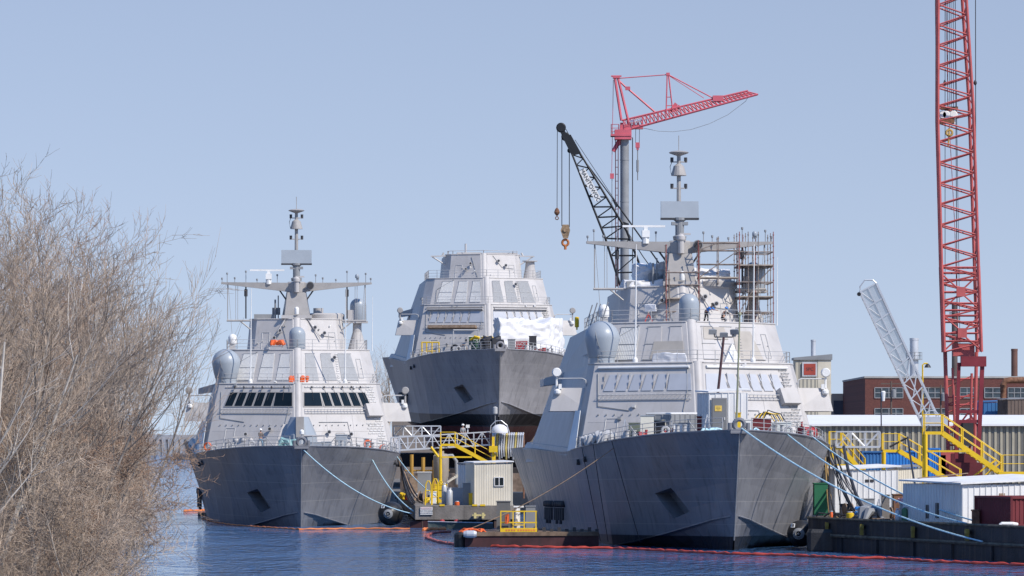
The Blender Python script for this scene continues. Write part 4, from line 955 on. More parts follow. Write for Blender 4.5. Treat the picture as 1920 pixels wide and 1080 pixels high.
# --- yellow stair towers
def stairs(label, Y, pl, pr, ptop, bx, by, post=None, depth=1.0, rail_h=1.05, name='stair_tower', beam=None, up=False):
    """pl..pr platform pixels at row ptop, flight down to (bx, by)"""
    r = empty(name, at(pl, by, Y), label, 'stairs')
    A, B_, C = at(pl, ptop, Y), at(pr, ptop, Y), at(bx, by, Y)
    D = Vector((0, depth, 0))
    b = MB(); b.loft([A - Vector((0, 0, .22)), B_ - Vector((0, 0, .22)), B_ + D - Vector((0, 0, .22)), A + D - Vector((0, 0, .22))], [A, B_, B_ + D, A + D]); b.build('landing', M_yellow, r)
    for d in (Vector(), D):
        b = MB(); b.beam(B_ + d - Vector((0, 0, .12)), C + d - Vector((0, 0, .12)), .10, .34); b.build('stringer', M_yellow, r)
    n = max(4, int((B_ - C).length / .38))
    b = MB()
    for i in range(n): p = B_.lerp(C, (i + .5) / n); b.box(p.x - .15, p.x + .15, p.y + .06, p.y + depth - .06, p.z - .03, p.z + .01)
    b.build('treads', M_yellow, r)
    for d in (Vector(), D):
        b = MB(); u = Vector((0, 0, rail_h))
        for k in (.5, 1): b.tube(A + d + u * k, B_ + d + u * k, .035, 6); b.tube(B_ + d + u * k, C + d + u * k, .035, 6)
        b.tube(A + d, A + d + u, .04, 6)
        m = max(2, int((B_ - C).length / 1.6))
        for i in range(m + 1): p = B_.lerp(C, i / m) + d; b.tube(p, p + u, .05, 6)
        b.build('handrail', M_yellow, r)
    if post:
        for (x, y) in post:
            for d in (Vector((0, .05, 0)), D):
                b = MB(); t = at(x, ptop, Y) + d; t.z -= .2; q = at(x, y, Y); b.tube((t.x, t.y, q.z), t, .13, 8); b.build('post', M_yellow, r)
    if beam:
        b = MB(); b.beam(at(beam[0], beam[1], Y), at(beam[2], beam[1], Y), .14, .14); b.build('cross_beam', M_yellow, r)
    return r
stairs('largest yellow steel stairs, in front of the red lattice crane', 320, 1734, 1768, 809, 1880, 886, ((1736, 905),), 1.1, 1.2, beam=(1736, 846, 1818))
b = MB(); rail(b, [at(1880, 886, 320), at(1960, 886, 320)], 1.25, 3, .045, 2); b.beam(at(1872, 887, 320), at(1960, 887, 320), .2, .2); b.beam(at(1868, 862, 321), at(1825, 893, 321), .1, .12); b.beam(at(1875, 868, 321), at(1845, 893, 321), .1, .12)
o = b.build('walkway', M_yellow); tag(o, 'yellow railed walkway leading right from foot of the largest stairs', 'walkway')
stairs('middle yellow stairs above the long white shed', 352, 1656, 1687, 843, 1802, 910, ((1658, 930),), 1.1, 1.25)
stairs('small yellow stairs half hidden behind the bow of nearest warship', 352, 1556, 1578, 838, 1622, 888, ((1560, 905),), 1.0, 1.2, beam=(1552, 872, 1590))
stairs('yellow stairs under the truss gangway on the concrete dock', 425, 826, 853, 832, 928, 872, ((826, 935),), 1.2, 1.1, beam=(826, 857, 885))
b = MB(); b.tube(at(822, 857, 424.9), at(808, 838, 424.9), .12, 8); o = b.build('stair_brace', M_yellow); tag(o, 'yellow angled brace at the left end of the dock stairs', 'brace')
b = MB(); b.cbox(at(925, 870, 425), .25, .25, 2.6); b.cbox(at(925, 848, 425), .8, .8, .6); o = b.build('stair_post', M_yellow); tag(o, 'yellow post with square head between dock stairs and hose rack', 'post')

# --- silver gangways
def truss(label, p0, p1, h, n, m=M_alu, width=1.1, r=.055):
    p0, p1 = Vector(p0), Vector(p1); rt = empty('gangway', p0, label, 'gangway'); u = Vector((0, 0, h))
    d = (p1 - p0); sd = Vector((0, width, 0))
    for k in (0, 1):
        o = sd * k; b = MB(); b.beam(p0 + o, p1 + o, .16, .16); b.beam(p0 + o + u, p1 + o + u, .11, .11); b.tube(p0 + o + u * .5, p1 + o + u * .5, .03, 5)
        for i in range(n + 1):
            a = p0 + o + d * (i / n); b.tube(a, a + u, r, 6)
            if i < n:
                c = p0 + o + d * ((i + 1) / n)
                b.tube(a + (u if i % 2 else Vector()), c + (Vector() if i % 2 else u), r * .9, 6)
        b.build('side_truss', m, rt)
    b = MB(); b.loft([p0 - Vector((0, 0, .06)), p1 - Vector((0, 0, .06)), p1 + sd - Vector((0, 0, .06)), p0 + sd - Vector((0, 0, .06))], [p0 + Vector((0, 0, .02)), p1 + Vector((0, 0, .02)), p1 + sd + Vector((0, 0, .02)), p0 + sd + Vector((0, 0, .02))]); b.build('walkway', m, rt)
    return rt
truss('silver truss gangway from left warship to the yellow dock stairs', at(733, 845, 426), at(919, 834, 428), 1.25, 12)
truss('second silver gangway behind, ending at left warship rail', at(738, 818, 436), at(826, 818, 436), 1.0, 5)
truss('silver gangway right of the nearest bow, above blue containers', at(1568, 838, 352), at(1650, 838, 352), 1.2, 3)

# --- concrete dock between ships
dk = empty('concrete_dock', (-4, 400, 0), 'stained concrete dock with warning sign and cream hut on it', 'dock')
poly = [(-8.55, 394.8), (-1.2, 394.8), (.2, 398), (-1.5, 470), (-12.4, 486), (-11.9, 478)]
b = MB(); b.prism(poly, .75, 1.98); b.build('deck_slab', M_concrete, dk)
b = MB(); b.prism([(x + (.5 if x < -5 else -.1), y + .6) for x, y in poly], -1, .75); b.build('dark_understructure', mat('dark_timber', (.035, .03, .03), .9), dk)
for i in range(5):
    b = MB(); x = -7.8 + i * 1.6; b.cbox((x, 395.1, -1), .35, .4, 1.75); b.build('pile', mat('wet_timber', (.09, .06, .05), .8), dk)
b = MB(); b.loft([(-9.0, 395.2, -.3), (-6.0, 394.4, -.3), (-5.8, 396, -.3), (-9.0, 399, -.3)], [(-9.0, 395.2, .55), (-6.0, 394.4, .75), (-5.8, 396, .75), (-9.0, 399, .6)]); b.build('fender_timber', mat('dark_red_timber', (.07, .03, .03), .8), dk)
b = MB(); q0, q1 = at(788, 965, 394.6), at(811, 950.5, 394.6); b.box(q0.x, q1.x, 394.68, 394.76, q0.z, q1.z); s = b.build('sign', M_white, dk)
cx = (q0.x + q1.x) / 2
b = MB(); b.box(q0.x + .05, q1.x - .05, 394.665, 394.678, q1.z - .22, q1.z - .03); b.build('sign_band', mat('faded_red', (.62, .42, .42), .6), s)
text('WARNING!', .19, M_white, s, (cx, 394.655, q1.z - .125), (R(90), 0, 0)); text('NO DOCKING', .17, M_dark, s, (cx, 394.67, q1.z - .36), (R(90), 0, 0)); text('OR BOARDING', .155, M_dark, s, (cx, 394.67, q1.z - .55), (R(90), 0, 0))
for px in (829, 890, 905):
    b = MB(); b.cbox(at(px, 949, 394.9), .45, .3, .16); b.build('cleat', M_yellow, dk)
b = MB(); b.beam(at(886, 966, 394.5), at(910, 966, 394.5), .12, .14)
for x in (891, 906): b.cbox(at(x, 972, 394.5), .2, .2, .5)
b.build('boat_fender_bar', mat('pale_yellow', (.66, .56, .25), .6), dk)

# --- poles and lamps
c = at(1357, 760, 322)
lp = empty('floodlight_pole', W('B', -.55, 13, deckz(13)), 'brown pole with three grey floodlights in front of nearest warship', 'light pole')
t = at(1357, 632, 323); b = MB(); p = Vector(lp.location); b.tube(p, (t.x, t.y, t.z), .105, 8, .09); b.build('pole', mat('pole_brown', (.085, .045, .05), .6), lp)
b = MB(); b.beam(t + Vector((-.65, 0, 0)), t + Vector((.65, 0, 0)), .09, .09)
for dx in (-.65, .65): b.beam(t + Vector((dx, 0, 0)), t + Vector((dx * 1.1, 0, .35)), .08, .08)
b.build('crossarm', M_dark, lp)
for dx, dz, rt in ((-.8, .35, .5), (0, .12, 0), (.75, .35, -.5)):
    b = MB(); q = t + Vector((dx, -.1, dz)); n_ = Vector((rt * .5, -1, -.35)).normalized(); u, w_ = basis(n_)
    b.loft([q + u * i * .30 + w_ * j * .18 for i, j in ((-1, -1), (1, -1), (1, 1), (-1, 1))], [q - n_ * .3 + u * i * .22 + w_ * j * .14 for i, j in ((-1, -1), (1, -1), (1, 1), (-1, 1))]); b.build('lamp', M_grey, lp)
b = MB(); p = W('B', -.02, 2.0, 8.2); t = at(1387, 592, 312); b.tube(p, t, .085, 8, .06); b.lathe(t, [(.1, 0), (.13, .1), (.1, .25)], 8)
o = b.build('jackstaff', mat('olive_pole', (.30, .31, .21), .6)); tag(o, 'slim olive staff standing at the very bow of nearest warship', 'flagstaff')
p = at(1730, 829, 400); p.z = 2.2
r = empty('street_lamp', p, 'yellow lamp post with hooked top behind the raised gangway', 'lamp'); t = at(1730, 684, 400)
b = MB(); b.path([p, t, t + Vector((.15, 0, .12)), t + Vector((.45, 0, .12))], .075, 6); b.build('post', M_yellow, r)
b = MB(); b.lathe(t + Vector((.45, 0, -.25)), [(.3, 0), (.22, .2), (.08, .35)], 12); b.build('lamp_head', M_dark, r)
p = at(1653, 829, 440); p.z = 2.2
r = empty('street_lamp', p, 'dark pole with white glass lantern in front of brick factory', 'lamp'); t = at(1652, 733, 440)
b = MB(); b.tube(p, t, .07, 6); b.beam(t, at(1658, 733, 440), .06, .06); b.build('post', M_dark, r)
b = MB(); b.lathe(at(1656, 752, 440), [(.15, 0), (.2, .5), (.24, .9), (.12, 1.0)], 12); b.build('lantern', M_white, r)
for px, tp, lb in ((1671, 715, 'grey utility pole with crossarm in front of brick factory windows'), (1764, 722, 'utility pole with transformer can left of red crane base')):
    p = at(px, 829, 560); p.z = 2.2; r = empty('utility_pole', p, lb, 'utility pole'); t = at(px, tp, 560)
    b = MB(); b.tube(p, t, .16, 8, .1); b.beam(t + Vector((-1.3, 0, -.3)), t + Vector((1.3, 0, -.3)), .12, .14); b.build('pole', mat('pole_wood', (.13, .10, .085), .9), r)
    b = MB(); b.lathe(t + Vector((.3, -.2, -2.0)), [(.3, 0), (.3, .9), (.12, 1.0)], 12); b.build('transformer', M_grey, r)
# ------------------------------------------------------------------ people
def skin(chains, lvl=1):
    bm = bmesh.new(); lay = bm.verts.layers.skin.verify(); key = {}
    def vert(p, r):
        k = tuple(round(c, 3) for c in p)
        if k not in key:
            v = bm.verts.new(p); v[lay].radius = (r, r); key[k] = v
        return key[k]
    first = None
    for ch in chains:
        pv = None
        for p, r in ch:
            v = vert(p, r)
            if first is None: first = v
            if pv is not None and pv != v and not bm.edges.get((pv, v)): bm.edges.new((pv, v))
            pv = v
    first[lay].use_root = True
    me = bpy.data.meshes.new('t'); bm.to_mesh(me); bm.free()
    o = bpy.data.objects.new('t', me); col.objects.link(o)
    o.modifiers.new('s', 'SKIN'); sb = o.modifiers.new('u', 'SUBSURF'); sb.levels = lvl; sb.render_levels = lvl
    bpy.context.view_layer.update()
    m2 = bpy.data.meshes.new_from_object(o.evaluated_get(bpy.context.evaluated_depsgraph_get())); bpy.data.objects.remove(o)
    for p in m2.polygons: p.use_smooth = True
    return m2
def person(label, loc, rz, shirt, trousers, helmet, bend=0.0, crouch=0.0, arms=((.1, .5), (.1, .5)), stride=.1, turn=0.0, group=None):
    root = empty('person', loc, label, 'person', group, rz=rz)
    hipz = .92 - crouch * .42
    def sp(d): a = bend * d / .55; return Vector((0, -math.sin(bend) * d, math.cos(bend) * d))
    hip = Vector((0, 0, hipz)); chest = hip + sp(.38); neck = hip + sp(.56); head = neck + Vector((0, -math.sin(bend * .7) * .2, math.cos(bend * .7) * .2))
    J = {}
    body = [[(hip, .14), (hip + sp(.2), .13), (chest, .155), (neck, .065), (neck + (head - neck) * .45, .06), (head, .10), (head + (head - neck).normalized() * .09, .075)],
            [(head, .10), (head + Vector((math.sin(turn) * .11, -math.cos(turn) * .11, -.01)), .022)]]
    sh = []; tr = [[(hip, .155), (hip + sp(.08), .145)]]
    sh.append([(hip + sp(.04), .155), (hip + sp(.2), .15), (chest, .175), (neck - sp(.05), .09)])
    for i, sg in enumerate((-1, 1)):
        S = neck - sp(.06) + Vector((sg * .19, 0, 0)); fw, el = arms[i]
        E = S + Vector((sg * .06, -math.sin(fw) * .28, -math.cos(fw) * .28)); Wr = E + Vector((-sg * .03, -math.sin(fw + el) * .25, -math.cos(fw + el) * .25))
        body.append([(chest, .155), (S, .062), (E, .045), (Wr, .03)])
        d = (Wr - E).normalized(); pal = Wr + d * .08; body.append([(Wr, .03), (pal, .036)])
        for k, (off, ln) in enumerate(((-.03, .075), (-.01, .085), (.01, .08), (.03, .06))):
            t = pal + d * ln * .5 + Vector((off, 0, 0)); body.append([(pal, .036), (t, .009), (t + d * ln * .5 + Vector((0, -.015, -.01)), .008)])
        th = Wr + d * .04 + Vector((-sg * .04, -.02, 0)); body.append([(Wr, .03), (th, .011), (th + d * .04, .009)])
        sh.append([(chest, .175), (S, .08), (E, .06), (E.lerp(Wr, .25), .055)])
        K_ = Vector((sg * .11, -.06 - crouch * .42 - sg * stride * .5, hipz * .53 + crouch * .12)); F = Vector((sg * .12, .02 - sg * stride, .07)); HJ = hip + Vector((sg * .095, 0, -.06))
        body.append([(hip, .14), (HJ, .095), (K_, .06), (F, .045), (F + Vector((0, -.17, -.03)), .035)])
        tr.append([(hip, .155), (HJ, .11), (K_, .078), (F + Vector((0, 0, .02)), .07)])
    for nm, ch, m in (('body', body, M_skin), ('shirt', sh, shirt), ('trousers', tr, trousers)):
        me = skin(ch); me.materials.clear(); me.materials.append(m); o = bpy.data.objects.new(nm, me); col.objects.link(o); o.parent = root
    b = MB(); ax = (head - neck).normalized(); c = head + ax * .05
    b.lathe(c, [(.155, -.01), (.15, .01), (.135, .02), (.13, .07), (.09, .12), (.02, .14)], 14, axis=ax); b.loft([c + Vector((-.08, -.12, 0)), c + Vector((.08, -.12, 0)), c + Vector((.06, -.21, -.02)), c + Vector((-.06, -.21, -.02))], [c + Vector((-.08, -.12, .02)), c + Vector((.08, -.12, .02)), c + Vector((.06, -.21, 0)), c + Vector((-.06, -.21, 0))])
    ORG[root] = Vector(); o = b.build('hard_hat', helmet, root, smooth=True)
    for sg in (-1, 1):
        b = MB(); F = Vector((sg * .12, .02 - sg * stride, 0)); b.cbox(F + Vector((0, -.08, 0)), .10, .29, .09); b.build('boot', M_dark, root)
    return root
M_jeans = mat('jeans', (.16, .26, .34), .9); M_tshirt = mat('dark_tshirt', (.14, .12, .11), .9); M_bshirt = mat('blue_shirt', (.07, .25, .70), .9); M_black = mat('black_cloth', (.03, .03, .035), .9); M_hat = M_white
person('person in dark T-shirt, jeans and white hard hat walking along left foredeck', W('A', -3.6, 12.6, deckz(12.6) + .03), R(35), M_tshirt, M_jeans, M_hat, arms=((.5, .9), (.3, 1.1)), stride=.22)
person('person in bright blue shirt bending down over the rail of nearest warship', W('B', 1.3, 37.0, 17.1), R(50), M_bshirt, M_black, mat('dark_hat', (.05, .05, .05), .5), bend=1.0, arms=((1.0, .4), (.9, .5)))
person('person in black clothes and blue hard hat crouching by the deckhouse of nearest warship', W('B', 3.0, 41.2, 17.1), R(120), M_black, M_black, mat('blue_hat', (.06, .22, .6), .4), bend=.5, crouch=.8, arms=((.9, .5), (1.2, .3)))
person('person in grey overalls standing on the truss gangway under the new hull', at(868, 831, 429), R(20), M_grey, M_grey, M_hat, arms=((.2, .4), (.1, .6)))

# ------------------------------------------------------------------ things on the ships
def lifebuoy(label, p, ax=(0, 1, 0)):
    b = MB(); b.torus(p, .33, .10, ax, 20, 8); o = b.build('lifebuoy', M_orange, smooth=True); tag(o, label, 'lifebuoy', 'orange lifebuoys on the left warship')
    return o
def onrail(kind, x, s): return W(kind, x, s, deckz(s) + .55)
lifebuoy('orange lifebuoy on the far left rail of left warship foredeck', onrail('A', -8.55, 22), (.4, 1, 0))
lifebuoy('orange lifebuoy on right rail of left warship, nearer the stem', onrail('A', 6.3, 15.5), (-.2, 1, 0))
lifebuoy('orange lifebuoy low beside the gangway end on left warship', W('A', 8.0, 24, deckz(24) + .38), (-.2, 1, 0))
def bundle(name, label, cat, p, sx, sy, sz, m, n=5, group=None, seed=0):
    rnd = random.Random(seed); b = MB(); p = Vector(p)
    for i in range(n):
        q = p + Vector((rnd.uniform(-sx, sx) * .5, rnd.uniform(-sy, sy) * .5, 0)); r = min(sx, sz) * rnd.uniform(.25, .42)
        a = rnd.uniform(0, 3.1); d = Vector((math.cos(a), math.sin(a), 0)) * sx * .4
        b.path([q - d, q - d * .4 + Vector((0, 0, sz * .6)), q + d * .3 + Vector((0, 0, sz * rnd.uniform(.4, .9))), q + d + Vector((0, 0, sz * .1))], r, 7, rad=[r * .5, r, r, r * .4])
    o = b.build(name, m, smooth=True); return tag(o, label, cat, group)
bundle('life_jackets', 'orange life jackets on upper rail of left warship', 'life jackets', W('A', -1.9, 36.9, 17.6), 1.0, .3, .55, M_orange, 5, None, 1)
bundle('life_jackets', 'orange life jackets left of centre on bridge roof rail', 'life jackets', W('A', -.75, 32.0, 14.0), .5, .3, .7, M_orange, 4, None, 2)
bundle('life_jackets', 'orange life jackets right of centre on bridge roof rail', 'life jackets', W('A', .65, 32.0, 14.0), .5, .3, .7, M_orange, 4, None, 3)
bundle('rope_pile', 'pile of teal rope left of the stem on left warship', 'rope', W('A', -1.25, 5.0, 8.1), 1.2, .8, .8, M_teal, 9, None, 4)
bundle('rope_pile', 'pale blue rope heap in front of the bow hut door', 'rope', W('B', -1.4, 6.0, 8.15), 1.1, .6, .35, M_rope, 7, None, 5)
bundle('rope_pile', 'pale blue rope heap right of the stem on nearest warship', 'rope', W('B', 1.5, 5.0, 8.15), .9, .6, .3, M_rope, 6, None, 6)

# bow hut of the nearest ship
Yh = 320
c = at(1330, 815, Yh); c.z = W('B', 0, 10, deckz(10)).z + .03
hut = shed('deck_hut', 'small white hut with grey door and yellow notice on nearest bow', c, (-.5, 1), (1, .10), 1.7, 2.75, 3.1, M_shedw, M_shedr, .25, .14)
b = MB(); q0, q1 = at(1334, 810, Yh - .04), at(1363, 746, Yh - .04); b.box(q0.x, q1.x, Yh - .16, Yh - .08, c.z + .05, q1.z); d = b.build('door', mat('door_grey', (.26, .26, .27), .5, 0, .1, 1, .2), hut)
b = MB(); b.box(q0.x + .06, q1.x - .06, Yh - .19, Yh - .165, c.z + .1, q1.z - .06); b.build('door_leaf', mat('door_leaf', (.20, .205, .21), .5), d)
n0, n1 = at(1340, 771, Yh), at(1353, 760.5, Yh); b = MB(); b.box(n0.x, n1.x, Yh - .215, Yh - .195, n0.z, n1.z); nn = b.build('notice', mat('notice_yellow', (.80, .55, .12), .6), d)
b = MB()
for k, (a, e) in enumerate(((.2, .8), (.15, .85), (.3, .7))):
    z = n1.z - .09 - .1 * k
    for j in range(6): f = a + (e - a) * j / 6; b.box(n0.x + (n1.x - n0.x) * f, n0.x + (n1.x - n0.x) * (f + (e - a) / 8), Yh - .222, Yh - .216, z - .03, z)
b.build('notice_print', M_dark, nn)
b = MB(); b.tube((q1.x - .18, Yh - .26, c.z + 1.15), (q1.x - .18, Yh - .26, c.z + 1.35), .03, 6); b.build('door_handle', M_white, d)
c = at(1256, 810, 327); c.z = W('B', 0, 17, deckz(17)).z + .03
cab = shed('equipment_cabin', 'grey open-door cabin with white side left of the bow hut', c, (-1, .25), (1, .55), 1.65, 2.6, 2.0, M_grey, M_white, .05, .06)
b = MB(); p = c + Vector((-1.3, .22, 0)); b.loft([p, p + Vector((.95, -.24, 0)), p + Vector((.95, -.14, 0)), p + Vector((0, .1, 0))], [v + Vector((0, 0, 1.55)) for v in (p, p + Vector((.95, -.24, 0)), p + Vector((.95, -.14, 0)), p + Vector((0, .1, 0)))])
dd = b.build('doorway', M_dark, cab)
b = MB(); e = p + Vector((.98, -.28, 0)); b.beam(e, e + Vector((0, 0, 1.6)), .07, .07); b.beam(p + Vector((-.03, -.03, 1.58)), e + Vector((0, 0, 1.58)), .07, .07); b.build('door_frame', mat('frame_cream', (.6, .56, .45), .6), dd)
from mathutils import noise
def tarp(name, label, pts, t0, t1, seed=0, m=M_tarp, amp=.22):
    """draped sheet over a polygon footprint, with taut folds"""
    cx = sum(p[0] for p in pts) / len(pts); cy = sum(p[1] for p in pts) / len(pts); n = 120; rows = 34; vs = []; fs = []
    def per(a):
        f = a * len(pts); i = int(f) % len(pts); u = f - int(f); p, q = pts[i], pts[(i + 1) % len(pts)]; return p[0] + (q[0] - p[0]) * u, p[1] + (q[1] - p[1]) * u
    def fold(v): return 1 - abs(noise.noise(v) * 2)
    for k in range(rows):
        v = k / (rows - 1)
        for i in range(n):
            x, y = per(i / n); s = 1.04 - .10 * v if v < .65 else .975 * (1 - ((v - .65) / .35) ** 1.6 * .99)
            top = t1 - (t1 - t0) * .16 * (1 + noise.noise(Vector((x * .35, y * .35, seed * 7.1))))
            z = t0 + (top - t0) * min(1, v / .65)
            X, Y = cx + (x - cx) * s, cy + (y - cy) * s; q = Vector((X * .55, Y * .55, z * .8 + seed * 3.3))
            d = amp * (fold(q) * .75 + .5 * fold(q * 2.3 + Vector((9, 2, 4))) + .10 * fold(q * 5.1)) - amp * .7
            o = Vector((x - cx, y - cy, 0)); o = o.normalized() if o.length > 1e-6 else Vector()
            vs.append((X + o.x * d, Y + o.y * d, z + (d * 1.1 if v > .6 else d * .25)))
    for k in range(rows - 1):
        for i in range(n): fs.append((k * n + i, k * n + (i + 1) % n, (k + 1) * n + (i + 1) % n, (k + 1) * n + i))
    fs.append(tuple(range((rows - 1) * n, rows * n)))
    b = MB(); b.add(vs, fs); o = b.build(name, m, smooth=True, sharp=0); return tag(o, label, 'tarpaulin')
def foot(kind, l): return [W(kind, x, s, 0)[:2] for x, s in l]
z = W('C', 0, 20, 7.4).z
tarp('wrapped_module', 'big crumpled white tarpaulin wrapped over gear on bow of the mastless warship', foot('C', [(.6, 14), (6.6, 17.5), (8.6, 24), (7.5, 28), (2.2, 26), (.2, 20)]), z, at(0, 590, 525).z, 3, amp=.5)
z = W('B', 0, 47, 20.2).z
tarp('wrapped_drum', 'long white plastic wrap low on the left of the upper deckhouse roof', foot('B', [(-4.4, 46.2), (-1.3, 45.6), (-1.3, 50), (-4.4, 50)]), z, z + .75, 5, amp=.15)
tarp('wrapped_gear', 'tall pointed white plastic wrap left of nearest mast', foot('B', [(-3.6, 47.2), (-1.2, 47), (-1.3, 49.4), (-3.3, 49.4)]), z + .3, z + 2.3, 6, amp=.35)
tarp('wrapped_gear', 'white plastic wrap inside the scaffolding right of nearest mast', foot('B', [(1.3, 46.4), (4.2, 47), (4.2, 50), (1.4, 50)]), z, z + 1.75, 7, amp=.35)
z = W('B', 0, 34, 13.8).z
tarp('cover_sheet', 'white sheet tented over gear on bridge roof of nearest warship, left of ridge', foot('B', [(-3.2, 33.6), (-.7, 32.2), (-.7, 33.3), (-3.0, 34.6)]), z, z + .95, 8, amp=.1)
tarp('cover_sheet', 'white wrapped lamp high on left deckhouse face of nearest warship', foot('B', [(-3.0, 43.0), (-2.2, 42.4), (-2.1, 43), (-2.9, 43.5)]), W('B', 0, 42, 18.2).z, W('B', 0, 42, 18.8).z, 9, amp=.1)

def crate(name, label, cat, px0, px1, pt, pb, Y, m, depth=.9, z=None, trim=None, group=None):
    a, c = at(px0, pb, Y), at(px1, pt, Y); zb = a.z if z is None else z
    r = empty(name, ((a.x + c.x) / 2, Y, zb), label, cat, group)
    b = MB(); b.box(a.x, c.x, Y, Y + depth, zb, c.z - .05); b.build('body', m, r)
    b = MB(); b.box(a.x - .04, c.x + .04, Y - .04, Y + depth + .04, c.z - .047, c.z + .02); b.build('lid', trim or m, r)
    return r
dz = lambda s: W('B', 0, s, deckz(s)).z + .03
crate('deck_crate', 'open maroon steel box right of the bow hut', 'box', 1411, 1446, 785, 809, 319, M_mar, 1.2, dz(9))
crate('deck_crate', 'pale green-white flat crate between maroon box and red drum', 'crate', 1449, 1484, 792, 812, 321, mat('pale_crate', (.66, .70, .67), .6), 1.2, dz(11))
crate('air_conditioner', 'white boxy air unit in front of the grey cabin', 'air conditioner', 1263, 1293, 793, 812, 322, M_white, .8, dz(12), M_grey)
crate('deck_board', 'dull green board standing at left end of nearest foredeck gear', 'board', 1179, 1200, 793, 822, 327, mat('dull_green', (.16, .19, .15), .7), .15, dz(17))
crate('deck_board', 'cream board with pale top panel beside the grey cabin doorway', 'board', 1201, 1226, 779, 815, 326, mat('cream_board', (.70, .69, .60), .6), .2, dz(16), M_dome)
crate('deck_board', 'dark red leaning panel between air unit and bow hut', 'board', 1307, 1324, 781, 808, 321, M_mar, .2, dz(11))
crate('control_box', 'small white control box right of the bow hut corner', 'box', 1396, 1411, 786, 804, 317.5, M_white, .4, dz(8))
crate('tool_box', 'yellow tool box beside the jackstaff foot', 'box', 1379, 1389, 774, 792, 317.2, M_yellow, .3, dz(8))
for i, (px, pt, pb, Y, lb) in enumerate(((1203, 808, 822, 325, 'red pump below the cream board on nearest foredeck'), (1251, 803, 817, 323, 'red pump in front of the grey cabin doorway'))):
    p = at(px, pb, Y); p.z = dz(Y - 310); r = empty('deck_pump', p, lb, 'pump', 'red pumps on nearest foredeck')
    b = MB(); b.lathe(p + Vector((-.3, 0, .3)), [(.2, 0), (.3, .05), (.3, .5), (.2, .6)], 14, axis=(1, .3, 0)); b.build('motor', M_redp, r, smooth=True)
    b = MB(); b.cbox(p, .75, .5, .12); b.tube(p + Vector((.3, 0, .3)), p + Vector((.35, 0, .75)), .1, 8); b.build('base', M_redp, r)
# red winch drum
p = at(1516, 815, 327); p.z = dz(17); r = empty('winch', p, 'big red winch drum at right edge of nearest foredeck', 'winch'); ax = Vector((.75, .65, 0)).normalized(); c = p + Vector((-.55, -.2, .58))
b = MB(); b.lathe(c, [(.3, -.02), (.56, 0), (.56, .12), (.5, .14), (.5, 1.0), (.56, 1.02), (.56, 1.15), (.3, 1.17)], 24, axis=ax); b.build('drum', M_redp, r, smooth=True)
b = MB(); b.cbox(p + Vector((-.7, -.5, 0)), .45, .3, .55); b.cbox(p + Vector((.35, .3, 0)), .45, .3, .5); b.tube(p + Vector((-.5, -.1, 1.1)), p + Vector((-.5, -.1, 1.45)), .07, 6); b.build('stand', M_redp, r)
b = MB(); b.lathe(p + Vector((-.7, -.72, .3)), [(.16, 0), (.16, .1)], 12, axis=(0, 1, 0)); b.build('port', M_dark, r)
G = 'yellow and dark hoses arching over the maroon box'
for i in range(6):
    a = at(1412 + 4 * i, 787 - (i % 2) * 2, 320.5); e = at(1452 + 4 * i, 790, 321); b = MB(); b.path([a, a.lerp(e, .2) + Vector((0, 0, .35 + .06 * i)), a.lerp(e, .5) + Vector((0, .1, .42 + .06 * (i % 3))), a.lerp(e, .8) + Vector((0, 0, .5)), e], .045, 6)
    o = b.build('hose', M_yellow if i % 2 == 0 else M_hose, smooth=True); tag(o, 'yellow hose arching over the maroon box on nearest bow' if i % 2 == 0 else 'dark hose arching over the maroon box on nearest bow', 'hose', 'yellow hoses over the maroon box' if i % 2 == 0 else 'dark hoses over the maroon box')
for i, (px, Y) in enumerate(((1098, 333), (1108, 331), (1120, 330), (1132, 329), (1088, 334))):
    p = at(px, 845 - i * 4, Y); s = Y - 310; p = W('B', -(deckw(s) - .6), s, deckz(s)); bundle('hose_tangle', 'tangled pale hoses on left deck edge of nearest warship', 'hoses', p, .9, .9, .9, M_rail, 6, 'hose tangles along the left deck edge', 20 + i)
# step ladders on deck
def stepladder(label, px, pt, pb, Y, m=M_alu):
    t, f = at(px, pt, Y), at(px, pb, Y); r = empty('step_ladder', f, label, 'ladder')
    for sg, dx in ((-1, -.28), (1, .28)):
        b = MB()
        for y in (-.22, .22): b.beam(f + Vector((dx, y, 0)), t + Vector((0, y * .7, 0)), .05, .07)
        for k in range(1, 6): q = (f + Vector((dx, 0, 0))).lerp(t, k / 6); b.tube(q - Vector((0, .2, 0)), q + Vector((0, .2, 0)), .022, 5)
        b.build('ladder_frame', m, r)
stepladder('aluminium step ladder under the round floodlight on nearest foredeck', 1172, 786, 822, 328)
stepladder('aluminium step ladder left of the bow hut', 1326, 777, 810, 319.3)
stepladder('red and silver step ladder on upper roof of nearest warship', 1216, 588, 603, 349, mat('ladder_red', (.5, .08, .06), .5))
stepladder('aluminium step ladder on bow of the mastless warship', 901, 630, 652, 513)

